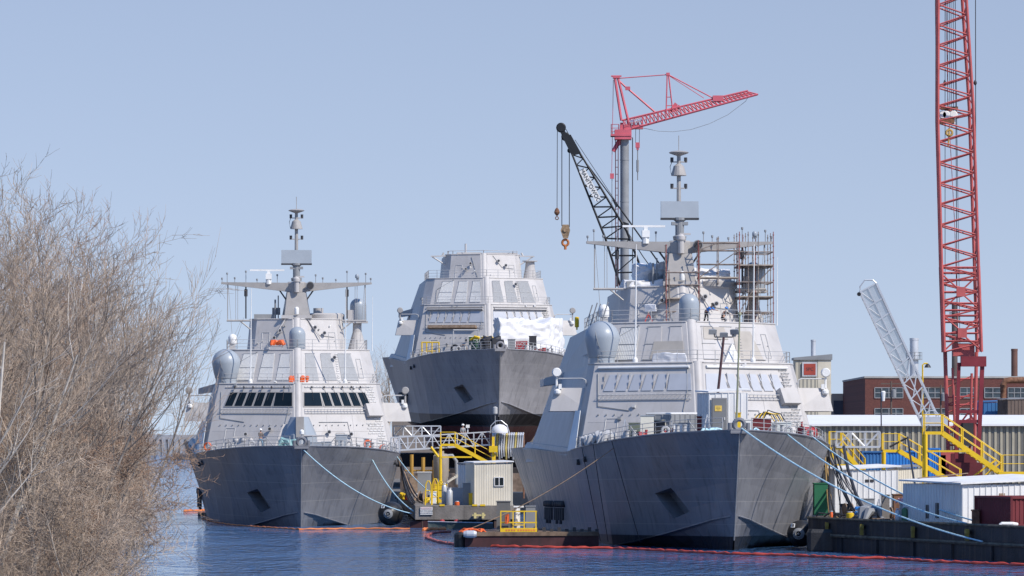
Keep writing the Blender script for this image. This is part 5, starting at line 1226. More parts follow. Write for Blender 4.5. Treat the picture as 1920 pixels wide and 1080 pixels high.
# things on the mastless ship
zc = lambda s: W('C', 0, s, deckz(s)).z + .03
a, c = at(879, 652, 515), at(909, 633, 515)
r = empty('tool_container', ((a.x + c.x) / 2, 515, zc(10)), 'dark green box lettered in white on bow of mastless warship', 'container')
b = MB(); b.box(a.x, c.x, 515, 516.5, zc(10), c.z + .1); bb = b.build('body', mat('box_green', (.06, .12, .085), .6), r); b = MB(); b.box(a.x - .05, c.x + .05, 514.95, 516.55, c.z + .103, c.z + .2); b.build('lid', M_white, r)
text('LCS', .55, M_white, bb, (a.x + .65, 514.985, c.z - .4), (R(90), 0, 0)); text('5', .45, M_white, bb, (c.x - .3, 514.985, c.z - .4), (R(90), 0, 0))
a, c = at(967, 651, 514), at(989, 641, 514)
r = empty('tool_container', ((a.x + c.x) / 2, 514, zc(9)), 'small red box lettered in white under the big tarpaulin', 'container')
b = MB(); b.box(a.x, c.x, 514, 515, zc(9), c.z + .1); bb = b.build('body', M_redp, r); text('LCS', .45, M_white, bb, ((a.x + c.x) / 2, 513.98, c.z - .25), (R(90), 0, 0))
crate('deck_crate', 'grey steel locker between the stem and small red box on mastless warship', 'box', 952, 966, 636, 652, 514, M_grey, .8, zc(9))
crate('deck_crate', 'black box on red frame at right side of mastless bow', 'box', 992, 1006, 630, 652, 518, M_dark, .8, zc(13))
p = at(1000, 652, 515); 
for i, (px, lb) in enumerate(((912, 'pair of red drums left of the stem on mastless warship'), (960, 'red drums right of the stem on mastless warship'), (1012, 'red valve gear at right rail of mastless warship'))):
    p = at(px, 652, 512 + 3 * i); p.z = zc(7 + 3 * i); b = MB()
    for k in range(3): b.lathe(p + Vector((k * .45 - .4, 0, 0)), [(.2, 0), (.23, .05), (.23, .45 + .1 * (i == 2) * k), (.15, .55)], 12)
    o = b.build('red_drums', M_redp); tag(o, lb, 'drums')
for i, (px, lb) in enumerate(((853, 'black hose coil left of the green lettered box'), (868, 'brown hose reel beside the green lettered box'))):
    p = at(px, 643, 520); p.z = zc(15) + .62; b = MB()
    for k in range(4): b.torus(p + Vector((0, .1 * k, 0)), .5 - .03 * k, .07, (0.35, 1, 0), 20, 6)
    o = b.build('hose_reel', M_hose if i == 0 else M_wood); tag(o, lb, 'hose reel')
r = empty('guard_cage', at(800, 660, 530), 'yellow pipe guard cage on left bow of mastless warship', 'railing'); z0 = zc(25)
for k in range(2):
    b = MB(); y = 530 + k * 1.2
    for px in (791, 800, 810, 823): p = at(px, 650, y); b.tube((p.x, y, z0), (p.x, y, z0 + 2.0), .08, 6)
    for h in (.9, 1.95): b.tube((at(791, 0, y).x, y, z0 + h), (at(823, 0, y).x, y, z0 + h), .07, 6)
    b.build('rail_panel', M_yellow, r)
r = empty('pipe_goalpost', at(875, 652, 522), 'grey pipe goalpost behind the green lettered box', 'goalpost'); z0 = zc(17)
b = MB(); x0, x1 = at(850, 0, 522).x, at(897, 0, 522).x
for x in (x0, x1): b.tube((x, 522, z0), (x, 522, z0 + 3.0), .07, 6)
b.tube((x0, 522, z0 + 2.95), (x1, 522, z0 + 2.95), .1, 6); b.build('crossbar', M_rail, r)
bundle('hose_tangle', 'yellow and black hose heap on the stem of mastless warship', 'hoses', W('C', -.6, 7, 8.1), 1.6, 1.0, 1.7, M_hose, 8, None, 31)
bundle('hose_tangle', 'yellow hoses lying over the green lettered box', 'hoses', W('C', -1.6, 10, 9.3), 1.8, .6, .5, M_yellow, 5, None, 32)

# scaffolding on the nearest ship
M_scaf = mat('scaffold_rust', (.26, .215, .19), .7, .2, .5, 2.0); M_scafr = mat('scaffold_red', (.28, .09, .08), .6); M_plank = mat('scaffold_plank', (.45, .40, .32), .8)
def scaffold(label, xs, ys, z0, levels, top, braces=True, planks=()):
    o0 = W('B', xs[0], ys[0], z0); r = empty('scaffolding', o0, label, 'scaffolding')
    for i, x in enumerate(xs):
        for j, s in enumerate(ys):
            b = MB(); t = top[i] if isinstance(top, (list, tuple)) else top; b.tube(W('B', x, s, z0), W('B', x, s, t), .034, 6)
            zz = z0
            while zz < t: b.tube(W('B', x, s, zz), W('B', x, s, zz + .08), .065, 6); zz += .9
            b.build('upright', M_scafr if (i + j) % 3 == 0 else M_scaf, r)
    for z in levels:
        for s in ys: b = MB(); b.tube(W('B', xs[0], s, z), W('B', xs[-1], s, z), .045, 5); b.build('ledger', M_scaf, r)
        for x in xs: b = MB(); b.tube(W('B', x, ys[0], z), W('B', x, ys[-1], z), .045, 5); b.build('transom', M_scaf, r)
    if braces:
        for k in range(len(levels) - 1):
            i = k % (len(xs) - 1); b = MB(); b.tube(W('B', xs[i], ys[0], levels[k]), W('B', xs[i + 1], ys[0], levels[k + 1]), .04, 5); b.build('brace', M_scaf, r)
    for z, a, c in planks:
        b = MB(); b.loft([W('B', a, ys[0], z + .05), W('B', c, ys[0], z + .05), W('B', c, ys[-1], z + .05), W('B', a, ys[-1], z + .05)], [W('B', a, ys[0], z + .1), W('B', c, ys[0], z + .1), W('B', c, ys[-1], z + .1), W('B', a, ys[-1], z + .1)]); b.build('planks', M_plank, r)
    return r
scaffold('tall rusty scaffold tower at the right end of nearest yardarm', [4.6, 5.3, 6.1, 7.3], [43.6, 45.6, 47.6], 17.1, [18.2, 19.4, 20.6, 21.9, 23.0], 24.6, True, ((19.4, 4.6, 7.3), (21.9, 4.6, 7.3)))
scaffold('rusty scaffold bay hung between nearest mast and scaffold tower', [1.3, 2.9, 4.5], [43.4, 44.4], 20.4, [20.9, 22.0, 23.1, 23.7], [23.9, 24.2, 23.8], True, ((20.9, 1.3, 4.5),))
scaffold('red scaffold frame round the foot of nearest mast', [-1.35, -1.1, 1.3], [42.2, 43.0], 17.1, [18.2, 19.2, 20.3, 21.3], [23.4, 21.5, 23.4], False, ((19.2, -1.35, 1.3),))
for i, (x, s) in enumerate(((-7.3, 43), (-6.9, 45), (-7.4, 47), (-6.6, 41))):
    b = MB(); p = W('B', x, s, 17.1); q = W('B', x + .55, s, 18.9)
    for d in (-.2, .2): b.tube(p + Vector((0, d, 0)), q + Vector((0, d, 0)), .05, 5)
    for k in range(6): a = p.lerp(q, (k + .5) / 6); b.tube(a - Vector((0, .2, 0)), a + Vector((0, .2, 0)), .03, 4)
    o = b.build('ladder', M_grey); tag(o, 'grey ladder leaning at left upper roof edge of nearest warship', 'ladder', 'ladders leaning on the left roof edge')
b = MB(); p = W('B', -7.75, 52, 17.1); b.lathe(p + Vector((0, 0, .2)), [(.12, 0), (.17, .05), (.17, .8), (.1, .85)], 12); b.tube(p, p + Vector((0, 0, .2)), .06, 6); o = b.build('gas_bottle', M_yellow); tag(o, 'short yellow bottle at left upper roof edge of nearest warship', 'gas bottle')

# ------------------------------------------------------------------ lines
def rope(label, p0, p1, drop, r=.055, m=M_rope, cat='rope', name='mooring_rope', group=None, n=18):
    b = MB(); b.path(sag(p0, p1, drop, n), r, 6); o = b.build(name, m, smooth=True); return tag(o, label, cat, group)
rope('pale blue mooring rope from nearest stem down to the barge side', W('B', .15, .0, 8.35), Vector((30.1, 285.6, 1.24)), 1.0)
rope('pale blue mooring rope from below red winch to barge bollard', W('B', 4.0, 6.6, 8.1), Vector((29.4, 288.6, 2.35)), .9)
rope('uppermost pale blue mooring rope from right deck edge to the barge', W('B', 6.6, 12.2, 7.9), Vector((30.5, 288.0, 2.35)), .8)
rope('pale blue rope from left stem to the dock corner', W('A', .2, .1, 7.9), at(772, 963, 396), .9)
rope('pale rope from right rail of left warship to fender corner of dock', W('A', 6.4, 15, 7.4), at(775, 958, 398), .7)
rope('pale rope from gangway end of left warship across dock gear', W('A', 9.3, 26, 7.0), at(860, 947, 398), .9, .045)
rope('thin dark line from left deck of nearest warship to float barge', W('B', -7.2, 16, 7.4), at(880, 992, 325), .5, .035, M_wood)
for i, (s, lb) in enumerate(((24, 'first'), (20, 'second'), (15.5, 'third'))):
    a = W('B', -(deckw(s) + .05), s, deckz(s)); x = hull_x(s, .8) + .25; e = W('B', -x - (.6 if i == 1 else 0), s - (2 if i == 1 else 0), .3)
    rope('dark line hanging down left side of nearest hull', a, e, .12, .03, M_hose, 'line', 'hanging_line', 'dark lines down the nearest hull')
# bundles of hoses at the barge and the dock
rnd = random.Random(11); G = 'hoses hanging from the nearest bow to the barge'
for i in range(11):
    s = 24 + i * .5; a = W('B', deckw(s) - .1, s, deckz(s) + .1) + Vector((rnd.uniform(-.3, .6), 0, rnd.uniform(-.2, .3)))
    yy = rnd.uniform(304, 315); e = Vector((20.9 + .32 * (315 - yy) + rnd.uniform(.2, 2.4), yy, 2.3)); m = [M_hose, M_hose, mat('ochre_hose', (.38, .25, .10), .7), M_hose, mat('grey_hose', (.25, .24, .23), .7)][i % 5]
    b = MB(); b.path(sag(a, e, rnd.uniform(.6, 1.4), 16), rnd.uniform(.04, .085), 6); o = b.build('hose', m, smooth=True)
    tag(o, {0: 'black hose hanging from nearest bow to the barge', 2: 'ochre hose hanging from nearest bow to the barge', 4: 'grey hose hanging from nearest bow to the barge'}[0 if i % 5 in (0, 1, 3) else i % 5], 'hose', {0: 'black hoses to the barge', 2: 'ochre hoses to the barge', 4: 'grey hoses to the barge'}[0 if i % 5 in (0, 1, 3) else i % 5])
for i in range(2):
    b = MB(); b.path([at(1582, 838, 336), at(1590, 880, 326), at(1604, 925, 318), at(1622, 960, 313), at(1634, 976, 311)] if i == 0 else [at(1668, 838, 352), at(1702, 820, 352), at(1706, 850, 345), at(1712, 890, 340), at(1716, 912, 335)], .12 if i == 0 else .08, 7); o = b.build('cable_bundle', M_hose, smooth=True); tag(o, ['thick black cable bundle falling across the long white shed', 'black cable draped over the middle yellow stairs'][i], 'cable')
for i in range(12):
    a = W('A', deckw(27 + i * .3), 27 + i * .3, 6.9); e = at(770 + rnd.uniform(0, 26), 934 + rnd.uniform(-14, 2), 425 - i * 2); e.z = 2.05
    m = M_hose if i % 3 else M_wood
    b = MB(); b.path(sag(a, e, rnd.uniform(.5, 1.5), 14), rnd.uniform(.045, .09), 6); o = b.build('hose', m, smooth=True); tag(o, 'dark hose from left warship down to dock' if i % 3 else 'brown hose from left warship down to dock', 'hose', 'dark hoses to the dock' if i % 3 else 'brown hoses to the dock')
# rack of silver hoses by the nearest stern
r = empty('hose_rack', at(955, 866, 428), 'rail with a row of silver and yellow hoses draped over it', 'hose rack')
b = MB(); b.tube(at(918, 814, 428), at(984, 814, 428), .07, 6); b.tube(at(918, 846, 428), at(984, 848, 428), .07, 6)
for px in (920, 950, 982): p = at(px, 812, 428); b.tube((p.x, 428, 2.2), p, .09, 6)
b.build('rack_frame', M_rust, r)
for i in range(14):
    px = 924 + i * 4.3; b = MB(); y = 427.8
    b.path([at(px - 1, 862 - (i % 3) * 3, y), at(px - 1, 840, y), at(px, 816, y), at(px + 1, 812, y + .2), at(px + 2, 820, y + .5), at(px + 2, 850, y + .5)], .10, 7); b.build('hose', [M_alu, M_alu, mat('hose_yellow', (.55, .45, .16), .6), M_rail][i % 4], r, smooth=True)

# ------------------------------------------------------------------ floating things
def fender(label, c, ax, L_, r):
    c = Vector(c); ax = Vector(ax).normalized(); f = empty('fender', (c.x, c.y, c.z - r), label, 'fender')
    pr = [(.12, -L_ / 2 - r * .9), (r * .45, -L_ / 2 - r * .75), (r * .8, -L_ / 2 - r * .42), (r * .97, -L_ / 2 - r * .1), (r, -L_ / 2 + .2), (r, L_ / 2 - .2), (r * .8, L_ / 2 + r * .42), (.12, L_ / 2 + r * .9)]
    b = MB(); b.lathe(c, pr, 28, axis=ax); b.build('rubber_body', M_rub, f, smooth=True)
    e = c - ax * (L_ / 2 + r * .86); b = MB(); b.lathe(e, [(.42, .08), (.42, 0), (.26, -.06), (.26, 0)], 18, axis=ax); b.torus(e - ax * .1, .22, .05, ax, 16, 6); b.tube(e, e - ax * .25, .07, 8); b.build('end_fitting', M_grey, f)
    u, w_ = basis(ax); p = c - ax * (L_ / 2 + r * .62) - u * r * .62 * -1 + w_ * 0
    q = c - ax * (L_ / 2 + r * .50) + Vector((-.42, -.05, .55)) * r
    b = MB(); n_ = Vector((-.35, -.85, .4)).normalized(); a1 = n_.cross(Vector((0, 0, 1))).normalized(); a2 = a1.cross(n_).normalized()
    if a2.z < 0: a2 = -a2
    a1 = a2.cross(n_).normalized()
    b.slab([q + n_ * .16 - a1 * .15 - a2 * .15, q + n_ * .16 + a1 * .15 - a2 * .15, q + n_ * .16 + a1 * .15 + a2 * .15, q + n_ * .16 - a1 * .15 + a2 * .15], .02); mk = b.build('white_mark', M_white, f)
    b = MB(); g = q + n_ * .19
    for z in (-.08, 0, .08): b.beam(g - a1 * .05 + a2 * z, g + a1 * .06 + a2 * z, .035, .03)
    for x in (-.06, .07): b.beam(g + a1 * x - a2 * .09, g + a1 * x + a2 * .09, .035, .03)
    b.build('mark_figure', M_dark, mk)
    return f
M_rub = mat('fender_rubber', (.022, .022, .024), .42, 0, .35, 1.5, .25, .15, .4, (.09, .085, .08))
fender('big black rubber fender between left warship and dock', at(733, 963, 402), (.12, 1, 0), 1.6, 1.08)
fender('dark rubber fender squeezed between nearest bow and barge', at(1502, 1000, 320), (.18, 1, 0), 1.4, .95)
b = MB(); c0 = at(1540, 1012, 311.5); lo = []; 
for z, s in ((-.7, .9), (-.5, 1), (.75, 1), (.98, .9)):
    lo.append([(c0.x + x * s, c0.y + y * s, z + .55) for x, y in ((-.78, -.9), (.75, -.9), (.95, -.7), (.95, .7), (.75, .9), (-.78, .9), (-.97, .7), (-.97, -.7))])
for p, q in zip(lo, lo[1:]): b.loft(p, q)
o = b.build('block_fender', M_rub); tag(o, 'square black rubber block hung at the barge corner', 'fender')
def boom(label, pts, r=.13, m=M_orange, seg=1.6):
    P = [Vector(p) for p in pts]; out = []; rad = []
    for p, q in zip(P, P[1:]):
        n = max(2, int((q - p).length / (seg / 5)))
        for i in range(n): out.append(p.lerp(q, i / n))
    out.append(P[-1])
    for i in range(len(out)): rad.append(r * (.55 if i % 6 == 0 else 1.0) * (1 + .12 * math.sin(i * 1.7)))
    out = [p + Vector((.06 * math.sin(k * .9), .10 * math.sin(k * .37), .02 * math.sin(k * 1.3))) for k, p in enumerate(out)]
    b = MB(); b.path(out, r, 8, rad=rad); o = b.build('containment_boom', m, smooth=True); return tag(o, label, 'floating boom')
M_boom = mat('boom_red', (.55, .075, .05), .6, 0, .25, 1.5); M_boom2 = mat('boom_orange', (.70, .22, .07), .6, 0, .2, 1.5)
def wp(px, py): return onz(px, py, .06)
boom('long red floating boom across the bow of nearest warship to lower right corner', [wp(870, 1023), wp(1000, 1026), wp(1150, 1028), wp(1376, 1038.5), wp(1480, 1041), wp(1585, 1046), wp(1660, 1047), wp(1750, 1053), wp(1960, 1061)], .12, M_boom)
boom('red floating boom curled round the end of float barge', [wp(868, 1022), wp(845, 1020), wp(818, 1015), wp(801, 1009), wp(802, 1003), wp(815, 999), wp(845, 997)], .13, mat('boom_faded', (.42, .12, .10), .7, 0, .3, 1.5))
boom('faded orange boom along the waterline of left warship bow', [wp(380, 972), wp(400, 978), wp(430, 983), wp(480, 987.5), wp(562, 992), wp(640, 991), wp(768, 991)], .07, M_boom2)
boom('short orange float at left side of left warship', [wp(345, 958.5), wp(358, 957.5), wp(375, 957.5), wp(392, 957)], .17, M_boom2)
boom('short orange float by the dock fender timber', [wp(793, 994), wp(806, 993), wp(832, 992)], .2, M_boom2)
b = MB(); p = onz(382, 965, .1); b.tube(p - Vector((.6, 0, -.05)), p + Vector((.6, 0, .05)), .2, 8); o = b.build('floating_log', M_wood); tag(o, 'dark floating log at waterline left of left warship', 'log')
# float barge with lift basket
fb = empty('float_barge', at(995, 1025, 324), 'low dark red steel float with railed yellow basket in front of nearest warship', 'barge')
M_fl = mat('float_steel', (.055, .022, .024), .7, 0, .4, 1.0, .5, dirt=(.03, .025, .025))
x0, x1 = at(872, 0, 324).x, at(1122, 0, 326).x
b = MB(); b.prism([(x0, 323), (x1, 324.5), (x1 - .6, 333), (x0 - .3, 332)], -.5, .85); b.build('hull', M_fl, fb)
b = MB(); b.loft([(x0 - .02, 322.9, .80), (x1, 324.4, .80), (x1 - .6, 333, .80), (x0 - .3, 332, .80)], [(x0 - .02, 322.9, 1.08), (x1, 324.4, 1.08), (x1 - .6, 333, 1.08), (x0 - .3, 332, 1.08)]); b.build('deck_edge', mat('worn_timber', (.17, .12, .085), .9, 0, .4, 2), fb)
for k in range(3): b = MB(); b.lathe((x0 - .35, 323.6 + k * 1.6, -.3), [(.40, 0), (.45, .1), (.45, 1.2), (.3, 1.35)], 14); b.build('tyre_fender', M_rub, fb)
b = MB(); b.lathe((x0 + .15, 322.7, .95), [(.2, -.25), (.28, 0), (.28, .5), (.2, .7)], 14, axis=(1, 0, 0)); b.build('roller', M_alu, fb)
for i in range(9):
    b = MB(); x = x0 + 5.2 + i * .55; b.cbox((x, 325.2, 1.083), .25, .25, .2 + .12 * (i % 2)); b.build('deck_clutter', M_dark, fb)
bk = empty('lift_basket', at(971, 997, 324), 'yellow railed lift basket with tubular gate on the float', 'lift basket')
q0, q1 = at(938, 997, 324), at(1007, 959, 324); zb = 1.083
b = MB()
for y in (324, 325.3):
    for px in (939, 962, 983, 1005): x = at(px, 0, 324).x; b.beam((x, y, zb), (x, y, q1.z), .08, .08)
    for z in (q1.z, (q1.z + zb) * .48): b.beam((q0.x, y, z), (q1.x, y, z), .07, .07)
b.beam((at(962, 0, 324).x, 323.95, zb + .5), (at(983, 0, 324).x, 323.95, zb + .5), .07, .07); b.build('rail_frame', M_yellow, bk)
b = MB(); b.box(q0.x, q1.x, 323.9, 325.4, zb, zb + .26); b.build('toe_board', M_yellow, bk)
b = MB()
for i in range(11): x = q0.x + .4 + i * .19 + (.1 if i > 3 else 0); b.box(x, x + .12, 323.885, 323.897, zb + .07, zb + .19)
b.build('worn_lettering', M_boom2, bk)
crate('power_unit', 'grey rounded hood machine behind the lift basket', 'machine', 931, 957, 940, 992, 327, mat('hood_grey', (.15, .15, .145), .5), 1.8, 1.083)
crate('power_unit', 'dark grey pump set right of the lift basket machine', 'machine', 986, 1004, 949, 992, 328, M_grey, 1.5, 1.083)
b = MB(); p = at(972, 955, 326); b.cbox((p.x, 326, 1.083), .25, .25, p.z - 1.0); b.beam((p.x - .35, 326, p.z + .2), (p.x + .4, 326, p.z + .2), .1, .12); b.lathe((p.x - .15, 325.8, p.z - 1.2), [(.1, 0), (.1, 1.2)], 10); o = b.build('lift_mast', M_white); tag(o, 'white hydraulic mast standing behind the lift basket', 'lift')
bundle('rope_pile', 'orange rope heap on left end of the float', 'rope', at(893, 998, 324.6) , 1.6, .6, .3, M_orange, 7, None, 41)
bundle('rope_pile', 'orange rag hanging on the basket rail', 'rag', at(951, 982, 323.8), .25, .1, .9, M_orange, 3, None, 42)
# small boat by the dock
r = empty('work_boat', at(870, 990, 390), 'narrow green aluminium work boat moored under the dock edge', 'boat'); x0, x1 = at(802, 0, 390).x, at(924, 0, 390).x
b = MB(); L0 = []; st = 10
for i in range(st + 1):
    t = i / st; x = x0 + (x1 - x0) * t; w_ = .75 * min(1, .25 + t * 2.2); h = .62 - .12 * t
    L0.append([(x, 391 - w_, h), (x, 391 - w_ * .7, .0), (x, 391 + w_ * .7, .0), (x, 391 + w_, h), (x, 391 + w_ - .08, h), (x, 391 + w_ * .6, .15), (x, 391 - w_ * .6, .15), (x, 391 - w_ + .08, h)])
for p, q in zip(L0, L0[1:]): b.loft(p, q)
b.build('hull', mat('boat_green', (.17, .20, .17), .5, .2), r)
b = MB(); b.path([(p[0][0], p[0][1], p[0][2] + .03) for p in L0], .05, 6); b.build('gunwale', M_alu, r)
b = MB(); b.box(x0 + 2, x0 + 2.3, 390.4, 391.6, .3, .5); b.box(x0 + 3.8, x0 + 4.1, 390.4, 391.6, .3, .5); b.build('thwart', M_grey, r)
for px, lb in ((829, 'red and white float at left end of the green boat'), (856, 'small red can in the green boat')):
    p = at(px, 978, 391); b = MB(); b.lathe(p - Vector((0, 0, .25)), [(.15, 0), (.24, .08), (.24, .3), (.12, .45)], 12); o = b.build('float_can', M_redp); tag(o, lb, 'float')

# ------------------------------------------------------------------ dock and yard clutter
zd_ = 1.985
def cyl(name, label, cat, px, Y, r, h, m, z=zd_, group=None):
    p = at(px, 900, Y); q = empty(name, (p.x, Y, z), label, cat, group); b = MB(); b.lathe((p.x, Y, z), [(r * .9, 0), (r, .05), (r, h * .82), (r * .6, h * .93), (r * .3, h * .94), (r * .3, h)], 16); b.build('shell', m, q, smooth=True)
    b = MB(); b.torus((p.x, Y, z + h), r * .7, .03, (0, 0, 1), 14, 6); b.build('collar', M_alu, q); return q
cyl('gas_tank', 'stainless gas tank beside the yellow dock frames', 'tank', 843, 398, .28, 1.5, M_alu)
cyl('gas_tank', 'taller stainless tank behind the first one', 'tank', 833, 402, .24, 1.9, M_alu)
cyl('gas_bottle', 'green gas bottle on barge left of the big white shed', 'gas bottle', 1696, 301, .2, .95, mat('bottle_green', (.10, .22, .12), .5), 2.26)
cyl('gas_bottle', 'silver gas bottle beside the green one on barge', 'gas bottle', 1683, 301, .17, .85, M_alu, 2.26)
cyl('bucket', 'orange bucket on dock in front of grey bench', 'bucket', 857, 396.5, .22, .35, M_orange)
cyl('buoy', 'round yellow buoy on barge among the hoses', 'buoy', 1594, 309, .26, .5, M_yellow, 2.26)
cyl('safety_cone', 'small orange marker post on barge edge near nearest bow', 'marker', 1559, 312, .1, .5, M_orange, 2.26)
p = at(827, 905, 440); r = empty('dust_collector', (p.x, 440, 2.2), 'tan round dust collector tank under the dock stairs', 'tank')
b = MB(); z = at(0, 893, 440).z; b.lathe((p.x, 440, z - 1.2), [(.2, 0), (.75, 1.2), (.78, 3.2), (.6, 3.4), (.3, 3.45), (.3, 3.7)], 22); b.build('vessel', mat('tan_tank', (.36, .31, .25), .6, 0, .1, 1, .2), r, smooth=True)
b = MB(); b.path([(p.x + .3, 440, z + 2.0), (p.x + 1.1, 440, z + 2.05), (p.x + 1.5, 440, z + 1.5), (p.x + 1.55, 440, z - .8)], .18, 10); b.build('elbow_pipe', M_grey, r, smooth=True)
b = MB(); 
for k in range(3): a = k * 2.1; b.tube((p.x + .6 * math.cos(a), 440 + .6 * math.sin(a), 2.0), (p.x + .6 * math.cos(a), 440 + .6 * math.sin(a), z), .08, 6)
b.build('legs_frame', M_grey, r)
for i, (px, lb) in enumerate(((803, 'left yellow hoop frame at the dock edge'), (816, 'middle yellow hoop frame at the dock edge'), (826, 'right yellow hoop frame at the dock edge'))):
    Y = 398 + i * 2.2; a = at(px - 6, 946, Y); e = at(px + 6, 946, Y); h = at(0, 902 - (i == 1) * 4, Y).z - zd_
    r = empty('hoop_frame', (a.x, Y, zd_), lb, 'railing')
    for k in range(2):
        y = Y + k * .7; b = MB(); b.path([(a.x, y, zd_), (a.x + .06, y, zd_ + h * .85), (a.x + .2, y, zd_ + h), (e.x - .2, y, zd_ + h), (e.x - .06, y, zd_ + h * .85), (e.x, y, zd_)], .055, 6)
        for t in (.3, .6): b.tube((a.x, y, zd_ + h * t), (e.x, y, zd_ + h * t), .04, 5)
        b.build('hoop', M_yellow, r)
crate('work_bench', 'pale grey bench with folded sheet top under the dock stairs', 'bench', 838, 872, 915, 948, 400, mat('bench_grey', (.42, .43, .45), .6), 1.2, zd_, M_rail)
crate('cabinet', 'dark grey cabinet left of the cream siding hut', 'cabinet', 868, 884, 906, 947, 398, M_grey, .8, zd_)
crate('generator', 'grey generator set with white top behind the yellow hoop frames', 'generator', 783, 808, 885, 907, 436, M_grey, 1.5, 2.2, M_white)
crate('yellow_box', 'yellow machine arm box at left foot of cream siding hut', 'machine', 879, 888, 925, 948, 397.3, M_yellow, .5, zd_)
for i in range(6):
    b = MB(); a = at(838 + i * 3, 905 - i * 3, 424 + i * .3); e = at(872 + i * 2, 882 + i * 3, 426); b.beam(a, e, .28, .07); o = b.build('plank', mat('pale_plank', (.50, .46, .38), .8, 0, .2)); tag(o, 'pale loose plank leaning in a heap under the dock stairs', 'plank', 'loose planks under the dock stairs')
for i in range(7):
    px = 752 + i * 9; bundle('dock_litter', 'heap of hose ends and rags along the left dock edge', 'litter', Vector((at(px, 0, 440 - i * 5).x, 440 - i * 5, 2.0)), .9, 1.2, .5 + .2 * (i % 2), [M_hose, M_yellow, M_redp, M_rail, M_wood][i % 5], 6, 'litter heaps along the left dock edge', 60 + i)
# timber launchway, keel blocks and a rough wall under the new hull
b = MB(); b.box(-12.2, 3.5, 487, 489, 1.5, 4.2); o = b.build('timber_wall', mat('rough_timber', (.23, .17, .13), .9, 0, .45, 1.5, .4)); tag(o, 'rough brown timber wall under the high hull, behind the dock gear', 'wall')
for i in range(10):
    s = 8 + i * 10; b = MB(); c = W('C', 0, s, -4.3); 
    for k in range(3): b.cbox((c.x, c.y, 2.2 + k * (c.z - 2.25) / 3), 2.2 - .3 * k, 1.2, (c.z - 2.25) / 3 - .02)
    o = b.build('keel_block', mat('block_timber', (.16, .12, .09), .9, 0, .3)); tag(o, 'stacked timber keel block under the high hull', 'keel block', 'keel blocks under the high hull')
for i in range(5):
    Y = 478 - i * 9; p = at(775 + (i % 3) * 18, 0, Y); 
    if i < 3:
        b = MB(); b.tube((p.x, 470, 2.2), (p.x, 470, 6.3 - .3 * i), .2, 8); b.tube((p.x - .8, 470, 4.6), (p.x + 1.6, 470, 4.6), .1, 6); o = b.build('pipe_post', mat('ochre_post', (.42, .24, .05), .6)); tag(o, 'ochre pipe post with crossbar in front of rough timber wall', 'post', 'ochre pipe posts')
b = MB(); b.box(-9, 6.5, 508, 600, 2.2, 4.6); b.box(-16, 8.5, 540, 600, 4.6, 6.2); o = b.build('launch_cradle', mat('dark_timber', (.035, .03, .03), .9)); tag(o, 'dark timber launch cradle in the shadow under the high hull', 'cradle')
p0, p1 = at(735, 829, 660), at(1010, 829, 660); b = MB(); b.box(p0.x, p1.x, 660, 680, 2.2, at(0, 776, 660).z); o = b.build('storage_hall', mat('hall_wall', (.22, .19, .17), .8, 0, .2, .3, .3)); tag(o, 'low brown storage hall far behind the high hull', 'building')
# white capped drum in a hoop on the dock stair head
p = at(937, 812, 427); r = empty('wrapped_reel', p, 'round white wrapped reel inside a wire hoop above the hose rack', 'reel')
b = MB(); b.lathe(p, [(.8, 0), (.82, .2), (.7, .55), (.4, .78), (.05, .85)], 20); b.build('cover', M_tarp, r, smooth=True)
b = MB()
for k in range(3): b.path([p + Vector((-.9, .2 * k - .2, 0)), p + Vector((-.85, .2 * k - .2, .7)), p + Vector((-.4, .2 * k - .2, 1.15)), p + Vector((.15, .2 * k - .2, 1.2)), p + Vector((.7, .2 * k - .2, .75)), p + Vector((.95, .2 * k - .2, 0))], .04, 6)
b.build('hoop', M_alu, r)
b = MB(); p = at(877, 812, 428); b.tube(p, p + Vector((0, 0, .5)), .05, 6); b.cbox(p + Vector((0, 0, .5)), .35, .35, .3); o = b.build('camera_box', M_white); tag(o, 'small white box on a post at middle of truss gangway', 'camera')
b = MB(); p = W('C', .0, 2.6, 0.6) ; p.y -= 1.5; q = Vector((p.x - .45, p.y, at(0, 763, 505).z)); b.lathe(q - Vector((0, 0, .8)), [(.2, 0), (.27, .05), (.27, .75), (.1, .85)], 14); b.tube(q - Vector((0, 0, .8)), q - Vector((0, 0, 3.4)), .03, 4); o = b.build('hanging_lamp', M_rail); tag(o, 'pale cylinder lamp hanging in front of the high stem', 'lamp')
# barge odds
crate('skip', 'green steel skip behind the hoses at nearest bow', 'skip', 1527, 1552, 906, 968, 326, M_green, 1.6, 2.26)
crate('steel_frame', 'rusty red steel rack under pink sheet beside the big white shed', 'rack', 1676, 1712, 927, 970, 312, M_rust, 1.5, 2.26)
crate('cabinet', 'light grey cabinet inside the rusty rack on barge', 'cabinet', 1688, 1708, 944, 978, 303, M_rail, .6, 2.26)
crate('cabinet', 'tan concrete counterweight block beside the rusty rack', 'block', 1654, 1668, 928, 981, 306, M_concrete, .8, 2.26)
crate('tool_cabinet', 'grey slanted steel plate against the long white shed', 'plate', 1606, 1640, 935, 968, 322, M_grey, .3, 2.26)
bundle('pink_sheet', 'pink plastic sheet hung on the rusty rack', 'sheet', at(1702, 944, 303.5), 1.0, .3, .35, mat('pink_sheet', (.75, .40, .42), .7), 5, None, 71)
for i in range(8):
    p = at(1606 + (i % 4) * 5, 962 - (i // 4) * 9, 312); b = MB(); b.lathe(p, [(.08, -.05), (.13, 0), (.13, .3), (.08, .36)], 10, axis=(0, 1, 0)); o = b.build('blue_cap', M_blue); tag(o, 'blue capped cylinder in the stack below the grey plate', 'cylinder', 'blue capped cylinders')
